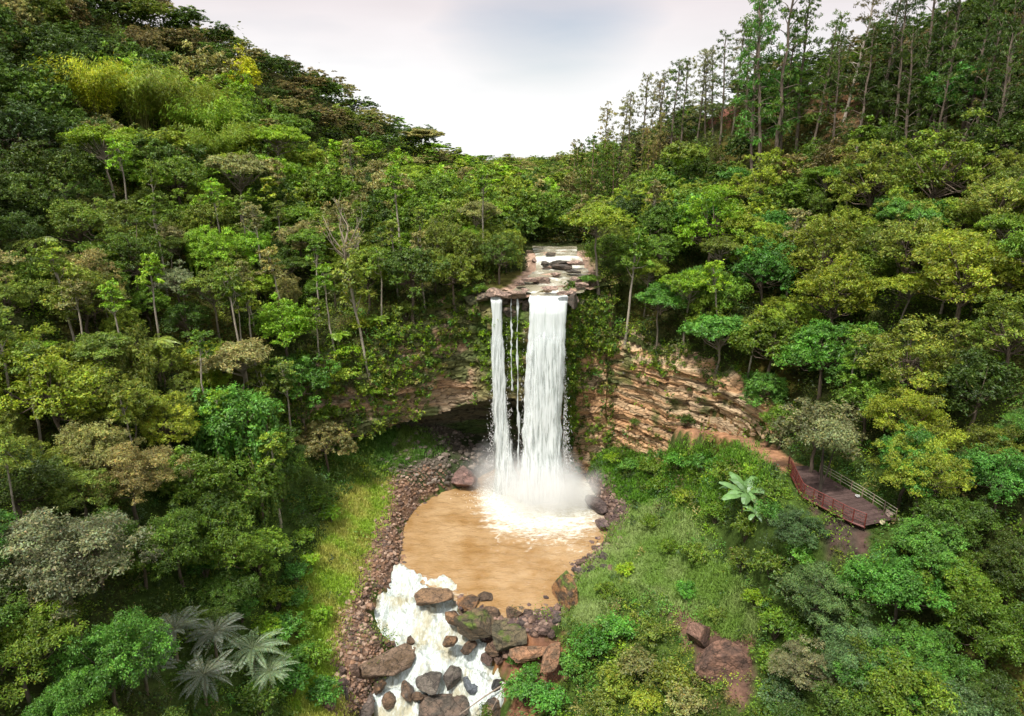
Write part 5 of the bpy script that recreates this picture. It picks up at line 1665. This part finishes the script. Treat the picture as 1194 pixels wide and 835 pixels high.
# ------------------------------------------------------------------ undergrowth, grass (uncountable)
def ug_color(px, py, n, rng):
    """regional mix of undergrowth colours"""
    names = np.array(['dark green', 'deep green', 'mid green', 'olive green', 'yellow green', 'lime green', 'emerald green', 'blue green', 'khaki', 'brownish'])
    pal = np.array([PAL[a] for a in names])
    W = np.zeros((len(px), len(names)))
    W[:] = [2, 3, 3, 2, 1.2, 1.0, .4, .1, .3, .4]
    left = px < 560
    up = py < 140
    W[up] = [3, 3, 2, 1.2, .3, .2, .1, 0, .8, 1.6]
    m = (~left) & (py > 500)
    W[m] = [1, 2, 3, .8, .5, 1, 2.4, 1.2, .2, .2]
    m = (px > 700) & (px < 850) & (py > 720)
    W[m] = [.5, .6, 1.5, 3, 2.4, .6, .8, .1, 2.4, .6]
    m = left & (py > 560) & (px > 200)
    W[m] = [.4, 1.4, 3, .6, .6, 2, 2.4, .2, .1, .2]
    m = left & (py > 360) & (py < 520) & (px > 360)
    W[m] = [.8, 1.4, 2.4, 1.6, 2.2, 1.6, .8, .1, .4, .4]
    W /= W.sum(1, keepdims=True)
    r = rng.random(len(px))[:, None]
    i = (W.cumsum(1) < r).sum(1).clip(0, len(names) - 1)
    return pal[i]

def clumps(name, label, Pc, Rc, Cc, per, leaf, flat=.7, seed=1, lw=.48, mat=M_LEAF, dome=-.15, up=.6):
    rng = np.random.default_rng(seed)
    n = len(Pc)
    ns = max(3, per // 8)
    z = rng.uniform(dome, 1, (n, ns))
    a = rng.uniform(0, 6.2832, (n, ns))
    q = np.sqrt(1 - z * z)
    D = np.stack([q * np.cos(a), q * np.sin(a), z], -1)
    S = Pc[:, None, :] + D * Rc[:, None, None] * rng.uniform(.5, 1.15, (n, ns, 1)) * np.array([1, 1, flat])
    st = rng.uniform(.7, 1.35, (n, ns))
    ii = rng.integers(0, ns, (n, per))
    rows = np.arange(n)[:, None]
    P = (S[rows, ii] + rng.normal(size=(n, per, 3)) * (Rc[:, None, None] * .17 + .04)).reshape(-1, 3)
    D = D[rows, ii].reshape(-1, 3)
    st = st[rows, ii].ravel()
    N = D * .5 + np.array([0, 0, up]) + rng.normal(size=D.shape) * .48
    al = norm(D * np.array([1, 1, .2]) + rng.normal(size=D.shape) * .55 + np.array([0, 0, -.2]))
    lf = (leaf[:, None] * rng.uniform(.65, 1.4, (n, per))).ravel()
    V, F = leaf_quads(P, N, lf, lf * lw, rng, al)
    C = leaf_tones(n * per, rng, st, .32) * np.repeat(Cc * rng.uniform(.7, 1.3, (n, 1)), per * 4, 0)
    me = mesh_from(name, V, F, False, cols=np.clip(C, 0.002, 1), mats=[mat])
    o = add_obj(name, me)
    tag(o, label, kind='stuff')
    return o

def jitter_grid(x0, x1, y0, y1, s, rng):
    X, Y = np.meshgrid(np.arange(x0, x1, s), np.arange(y0, y1, s))
    X = X + rng.uniform(-.5, .5, X.shape) * s
    Y = Y + rng.uniform(-.5, .5, Y.shape) * s
    return X.ravel(), Y.ravel()
rg = np.random.default_rng(31)
OPEN = [Z_GRASS_L, Z_STONE_L, Z_STONE_R, Z_PALE, Z_RED, Z_RED2, Z_SCREE, Z_DARKBANK]
def ug_points(x0, x1, y0, y1, s, lift):
    x, y = jitter_grid(x0, x1, y0, y1, s, rg)
    z = ground_z(x, y)
    P = np.stack([x, y, z], 1)
    px, py, d = project(P + np.array([0, 0, 1.]))
    k = (d > 15) & (px > -40) & (px < 1234) & (py > -30) & (py < 900)
    P, px, py, d = P[k], px[k], py[k], d[k]
    k = visible(P + np.array([0, 0, 1.5]), slack=2.0)
    P, px, py, d = P[k], px[k], py[k], d[k]
    x, y = P[:, 0], P[:, 1]
    dens = np.ones(len(P))
    gx, gy, _ = project(P)
    near = P[:, 1] < 112
    for z_ in OPEN:
        m = in_poly(gx, gy, z_) & near & ~is_upper(x, y)
        dens[m] *= .55 if z_ is Z_DARKBANK else (.14 if z_ is Z_PALE else .06)
    for z_ in (Z_RUST_TOP, Z_RUST_TOP2):
        dens[in_poly(gx, gy, z_) & ~near] *= .15
    dens[(sdist(x, y, POOL) < .6) | (sdist(x, y, STREAM) < .4)] = 0
    dens[sdist(x, y, RIVER) < 1.4] = 0
    dens[sdist(x, y, DECK) < .5] = 0
    dens[poly_dist(x, y, PATHL, closed=False) < 1.7] = 0
    k = rg.random(len(P)) < dens
    return P[k], px[k], py[k], d[k]
def ug(name, label, box, s, rad, per, leaf, seed):
    P, px, py, d = ug_points(*box, s, 0)
    R = rad * rg.uniform(.6, 1.35, len(P)) * (1 + .35 * fbm(P[:, 0] / 6, P[:, 1] / 6, seed=90))
    C = ug_color(px + rg.normal(size=len(P)) * 15, py, len(P), rg)
    # neighbours of one kind grow together
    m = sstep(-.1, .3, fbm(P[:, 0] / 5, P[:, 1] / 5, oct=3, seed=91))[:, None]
    C = C * (.55 + .6 * m) * (1.0 if box[2] < 50 else .85)  # shade of the gaps between crowns put into the colour: farther clumps darker
    print(name, len(P), len(P) * per)
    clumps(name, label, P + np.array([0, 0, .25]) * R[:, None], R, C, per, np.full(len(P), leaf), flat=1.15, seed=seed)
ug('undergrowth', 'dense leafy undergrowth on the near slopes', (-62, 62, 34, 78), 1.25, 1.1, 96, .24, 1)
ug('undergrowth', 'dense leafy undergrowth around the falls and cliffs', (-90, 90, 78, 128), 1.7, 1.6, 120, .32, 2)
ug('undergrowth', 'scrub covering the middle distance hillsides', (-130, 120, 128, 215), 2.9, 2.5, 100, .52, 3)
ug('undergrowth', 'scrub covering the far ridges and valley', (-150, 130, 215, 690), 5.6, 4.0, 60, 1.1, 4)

# plants hanging on the cliff
def cliff_plants():
    rng = np.random.default_rng(12)
    nz, nr = CLX.shape
    I = np.concatenate([rng.integers(4, nz - 4, 5600), np.nonzero((CLX[:, 60] > 8) & (CLX[:, 60] < 17))[0].repeat(50)])
    J = rng.integers(2, nr, len(I))
    X, Y, Z = CLX[I, J], CLY[I, J], CLZ[I, J]
    zt, zo = CLA[I, 2], CLA[I, 3]
    f = (Z - zo) / np.maximum(zt - zo, 1)
    pr = np.where(X < -5, np.where(Z > zo, .34 * (X < -13) + .04 + 1.0 * sstep(.2 + .3 * (X > -14), .75 + .2 * (X > -14), f + .6 * fbm(X / 3, Z / 3, seed=5)), .0), 0)
    pr = np.where((X >= -5) & (X < 3), np.where((f > .1) & (f < .8), .35, 0), pr)
    pr = np.where(X > 9, .7 * sstep(.85, 1.1, f + .5 * fbm(X / 2.5, Z / 2.5, seed=6)) + .03, pr)
    pr = np.where((X > 8.6) & (X < 13.5), .8 * sstep(-.1, .5, f), pr)
    pr = np.where((X > 8.4) & (X < 17), np.where((f > -.15) & (X < 10.5) | (Z > 23.2), 1.6, .12), pr)
    k = rng.random(len(X)) < pr
    X, Y, Z = X[k], Y[k], Z[k]
    P = np.stack([X, Y - .25, Z], 1)
    px, py, d = project(P)
    C = ug_color(px, py, len(P), rng)
    mid = (X > -5) & (X < 3)
    C[mid] = np.array(PAL['lime green']) * .8
    clumps('cliff_plants', 'creepers and small plants clinging to the cliff ledges', P, rng.uniform(.3, .95, len(P)), C, 46, np.full(len(P), .34), flat=1.0, seed=7, dome=-.9, up=.3)
cliff_plants()

def grass(name, label, polys, n, col1, col2, hmin, hmax, seed, lean=.5):
    rng = np.random.default_rng(seed)
    pts = []
    for poly, fz in polys:
        a = np.array(poly)
        px = rng.uniform(a[:, 0].min() - 10, a[:, 0].max() + 10, n * 2)
        py = rng.uniform(a[:, 1].min() - 6, a[:, 1].max() + 6, n * 2)
        ok = in_poly(px + rng.normal(size=len(px)) * 7, py + rng.normal(size=len(px)) * 5, poly)
        px, py = px[ok], py[ok]
        t = locate_many(px, py)
        pts.append(t[(sdist(t[:, 0], t[:, 1], POOL) > .6) & (sdist(t[:, 0], t[:, 1], STREAM) > .5)])
    P = np.concatenate(pts)
    B = 9
    m = len(P)
    P = np.repeat(P, B, 0) + np.concatenate([rng.normal(size=(m * B, 2)) * .28, np.zeros((m * B, 1))], 1)
    a = rng.uniform(0, 6.28, m * B)
    h = rng.uniform(hmin, hmax, m * B)
    dirx = np.stack([np.cos(a), np.sin(a), 0 * a], 1)
    sd = np.stack([-np.sin(a), np.cos(a), 0 * a], 1) * .04
    ln = lean * h[:, None] * rng.uniform(.3, 1.3, (m * B, 1))
    mid = P + dirx * ln * .35 + np.array([0, 0, 1]) * h[:, None] * .6
    tip = P + dirx * ln + np.array([0, 0, 1]) * h[:, None] * .85
    V = np.stack([P - sd, P + sd, mid + sd * .8, tip, mid - sd * .8], 1)
    b = np.arange(m * B)[:, None] * 5
    Q = b + np.array([[0, 1, 2, 4]])
    T = b + np.array([[4, 2, 3]])
    k = sstep(-.3, .3, fbm(P[:, 0] / 3, P[:, 1] / 3, oct=3, seed=seed))[:, None]
    C = (np.array(col1) * k + np.array(col2) * (1 - k)) * rng.uniform(.65, 1.35, (m * B, 1))
    me = mesh_from(name, V.reshape(-1, 3), [Q, T], False, cols=np.repeat(C, 5, 0), mats=[M_LEAF])
    tag(add_obj(name, me), label, kind='stuff')
grass('grass', 'bright yellow-green grass on the left bank', [(Z_GRASS_L, 0)], 9000, (.30, .46, .04), (.46, .46, .10), .2, .55, 3)
grass('grass', 'pale soft grass on the right bank of the pool', [(Z_PALE, 0)], 9000, (.27, .36, .11), (.18, .30, .05), .3, .8, 4, .9)
Z_G3 = [(664, 500), (745, 535), (870, 525), (900, 560), (830, 600), (735, 590), (690, 545)]
Z_G4 = [(385, 520), (470, 500), (520, 520), (470, 545), (440, 560), (390, 560)]
grass('grass', 'lush green weeds under the orange cliff', [(Z_G3, 0)], 5000, (.12, .28, .02), (.16, .32, .03), .3, .7, 5, .7)
grass('grass', 'shaded green slope under the left overhang', [(Z_G4, 0)], 3000, (.10, .22, .03), (.15, .24, .04), .3, .7, 6, .7)
# ------------------------------------------------------------------ labels: which one is which
ORD = ['', 'first', 'second', 'third', 'fourth', 'fifth', 'sixth', 'seventh', 'eighth', 'ninth', 'tenth', 'eleventh', 'twelfth', 'thirteenth', 'fourteenth', 'fifteenth', 'sixteenth', 'seventeenth', 'eighteenth', 'nineteenth', 'twentieth']
def zone_name(px, py):
    if px < 590:
        if py < 20 + max(0, px - 190) * .45 + 45 and px > 190: return 'left ridge', 0
        if py < 150: return 'upper left hillside', 0
        if py < 300: return 'left hillside above the palms' if px < 300 else 'left hillside behind the falls', 0
        if py < 420: return 'middle of the left hillside' if px < 300 else 'slope above the left cliff', 0
        if py < 560: return 'lower left hillside', 0
        return 'lower left corner slope' if px < 200 else 'left bank', 0
    if px < 690 and py > 600: return 'right bank of the rapids', 0
    if px < 760 and py < 330: return 'valley behind the falls', 0
    if px < 700: return 'ledge beside the falls', 0
    if py < 125: return 'right ridge', 0
    if py < 240: return 'upper right hillside', 0
    if py < 380: return 'middle of the right hillside', 0
    if py < 520: return 'slope above the boardwalk' if px > 880 else 'top of the orange cliff', 0
    if px > 985: return 'slope below the boardwalk', 0
    return 'bushy slope right of the pool', 0
from collections import defaultdict
bk = defaultdict(list)
for t in TREES:
    px, py, d = project(np.array(t['c']))
    t['px'], t['py'] = float(px), float(py)
    zn = zone_name(t['px'], t['py'])[0]
    bk[(t['kind'], t['col'], zn)].append(t)
CATW = {'bamboo': 'bamboo', 'shrub': 'shrub'}
for (kind, cn, zn), L in bk.items():
    L.sort(key=lambda t: t['px'])
    prep = 'on the' if not zn.startswith(('valley', 'middle')) else 'in the'
    for i, t in enumerate(L):
        base = f"{cn} {WORDS[kind]} {prep} {zn}"
        if len(L) == 2:
            base += ', the ' + ('left one' if i == 0 else 'right one') + ' of two'
        elif len(L) > 2:
            base += ', ' + (ORD[i + 1] if i + 1 < len(ORD) else f'number {i + 1}') + ' from left'
        root = t['root']
        ws = base.split()
        if len(ws) > 16:
            base = base.replace(' of two', '').replace(' leafy', '').replace('flat-crowned spreading', 'spreading').replace(', the ', ', ')
        tag(root, base, CATW.get(kind, 'tree'), {'shrub': 'shrubs on the banks', 'euc': 'eucalypts on the right ridge', 'plantation': 'plantation trees on the far right slope', 'bamboo': 'bamboo clumps on the left hillside'}.get(kind, 'forest trees on the valley slopes'))
# small rocks
rk = defaultdict(list)
for o in list(col.objects):
    if o.get('label') == 'rock_pending':
        rk[o['group']].append(o)
for gname, L in rk.items():
    L.sort(key=lambda o: float(project(np.array(o.location))[0]))
    for i, o in enumerate(L):
        one = gname.replace('heap of dark rocks', 'dark rock in the heap').replace('stones beside', 'stone beside').replace('rocks on', 'rock on').replace('rocks beside', 'rock beside')
        o['label'] = one + ', ' + ORD[i + 1] + ' from left'
# ------------------------------------------------------------------ camera, light, sky
cam = bpy.data.cameras.new('camera')
cam.sensor_width = 36
cam.lens = FPX / 1194 * 36
cam.clip_end = 20000
co = link(bpy.data.objects.new('camera', cam))
co.location = (0, 0, CAMZ)
co.rotation_euler = (math.pi / 2 - PITCH, 0, 0)
scene.camera = co

SUN_EL, SUN_AZ = 64 * D2R, 215 * D2R       # azimuth measured clockwise from +Y: behind the camera, to the left
sun = bpy.data.lights.new('sun', 'SUN')
sun.energy = 4.9
sun.angle = 6 * D2R
sun.color = (1, .95, .86)
so = link(bpy.data.objects.new('sun', sun))
so.rotation_euler = (math.pi / 2 - SUN_EL, 0, math.pi - SUN_AZ)
# direction check: light comes from azimuth SUN_AZ
from mathutils import Vector
dirv = Vector((math.sin(SUN_AZ) * math.cos(SUN_EL), math.cos(SUN_AZ) * math.cos(SUN_EL), math.sin(SUN_EL)))
so.rotation_euler = dirv.to_track_quat('Z', 'Y').to_euler()

w = bpy.data.worlds.new('World')
scene.world = w
w.use_nodes = True
nt = w.node_tree
nt.nodes.clear()
wo = nt.nodes.new('ShaderNodeOutputWorld')
bg = nt.nodes.new('ShaderNodeBackground')
bg.inputs['Strength'].default_value = .1
sky = nt.nodes.new('ShaderNodeTexSky')
sky.sky_type = 'NISHITA'
sky.sun_disc = False
sky.sun_elevation = SUN_EL
sky.sun_rotation = SUN_AZ
tc = nt.nodes.new('ShaderNodeTexCoord')
sep = nt.nodes.new('ShaderNodeSeparateXYZ')
nt.links.new(tc.outputs['Generated'], sep.inputs[0])
ramp = nt.nodes.new('ShaderNodeValToRGB')       # cloud brightness by height above the horizon
els = ramp.color_ramp.elements
els[0].position, els[0].color = 0.0, (1, 1, 1, 1)
els[1].position, els[1].color = 1.0, (1.55, 1.55, 1.55, 1)
for p, c in [(.05, (1, 1, 1, 1)), (.10, (.90, .885, .89, 1)), (.17, (.80, .74, .755, 1)), (.36, (.88, .88, .88, 1))]:
    e = els.new(p)
    e.color = c
nt.links.new(sep.outputs[2], ramp.inputs[0])
mp = nt.nodes.new('ShaderNodeMapping')
mp.inputs['Scale'].default_value = (1.2, 1.2, 5)
nt.links.new(tc.outputs['Generated'], mp.inputs[0])
n1 = nt.nodes.new('ShaderNodeTexNoise')
n1.inputs['Scale'].default_value = 2.2
n1.inputs['Detail'].default_value = 6
nt.links.new(mp.outputs[0], n1.inputs['Vector'])
# clouds: slight brightness mottling
mr = nt.nodes.new('ShaderNodeMapRange')
mr.inputs['From Min'].default_value, mr.inputs['From Max'].default_value = .3, .7
mr.inputs['To Min'].default_value, mr.inputs['To Max'].default_value = 9.3, 10.6
nt.links.new(n1.outputs[0], mr.inputs[0])
vm = nt.nodes.new('ShaderNodeVectorMath')
vm.operation = 'SCALE'
nt.links.new(ramp.outputs[0], vm.inputs[0])
nt.links.new(mr.outputs[0], vm.inputs['Scale'])
# gaps: thin cloud lets the blue sky through
n2 = nt.nodes.new('ShaderNodeTexNoise')
n2.inputs['Scale'].default_value = 3.1
n2.inputs['Detail'].default_value = 3
nt.links.new(mp.outputs[0], n2.inputs['Vector'])
mr2 = nt.nodes.new('ShaderNodeMapRange')
mr2.inputs['From Min'].default_value, mr2.inputs['From Max'].default_value = .6, .72
mr2.inputs['To Min'].default_value, mr2.inputs['To Max'].default_value = .985, .9
nt.links.new(n2.outputs[0], mr2.inputs[0])
mx = nt.nodes.new('ShaderNodeMix')
mx.data_type = 'RGBA'
# one thin spot in the cloud over the valley
gv = nt.nodes.new('ShaderNodeVectorMath'); gv.operation = 'DOT_PRODUCT'
gr_ = ray(640, 22)
gr_ = gr_ / np.linalg.norm(gr_)
gv.inputs[1].default_value = tuple(float(v) for v in gr_)
nt.links.new(tc.outputs['Generated'], gv.inputs[0])
ga = nt.nodes.new('ShaderNodeMath'); ga.operation = 'MULTIPLY_ADD'
nt.links.new(n1.outputs[0], ga.inputs[0])
ga.inputs[1].default_value = .035
nt.links.new(gv.outputs['Value'], ga.inputs[2])
gm = nt.nodes.new('ShaderNodeMapRange')
gm.inputs['From Min'].default_value, gm.inputs['From Max'].default_value = 1.006, 1.022
gm.inputs['To Min'].default_value, gm.inputs['To Max'].default_value = 1.0, .42
nt.links.new(ga.outputs[0], gm.inputs[0])
gx = nt.nodes.new('ShaderNodeMath'); gx.operation = 'MULTIPLY'
nt.links.new(gm.outputs[0], gx.inputs[0])
nt.links.new(mr2.outputs[0], gx.inputs[1])
nt.links.new(gx.outputs[0], mx.inputs['Factor'])
nt.links.new(sky.outputs[0], mx.inputs['A'])
nt.links.new(vm.outputs[0], mx.inputs['B'])
nt.links.new(mx.outputs['Result'], bg.inputs[0])
nt.links.new(bg.outputs[0], wo.inputs[0])

vs = scene.view_settings
vs.view_transform = 'Standard'
vs.look = 'None'
vs.exposure = 0.16
vs.gamma = 1
vs.use_curve_mapping = False
c = scene.cycles
c.max_bounces = 8
c.diffuse_bounces = 2
c.glossy_bounces = 2
c.transmission_bounces = 3
c.transparent_max_bounces = 12
c.volume_bounces = 4
c.volume_step_rate = 3
c.volume_max_steps = 64
c.use_adaptive_sampling = True
c.adaptive_threshold = .03
c.caustics_reflective = False
c.caustics_refractive = False
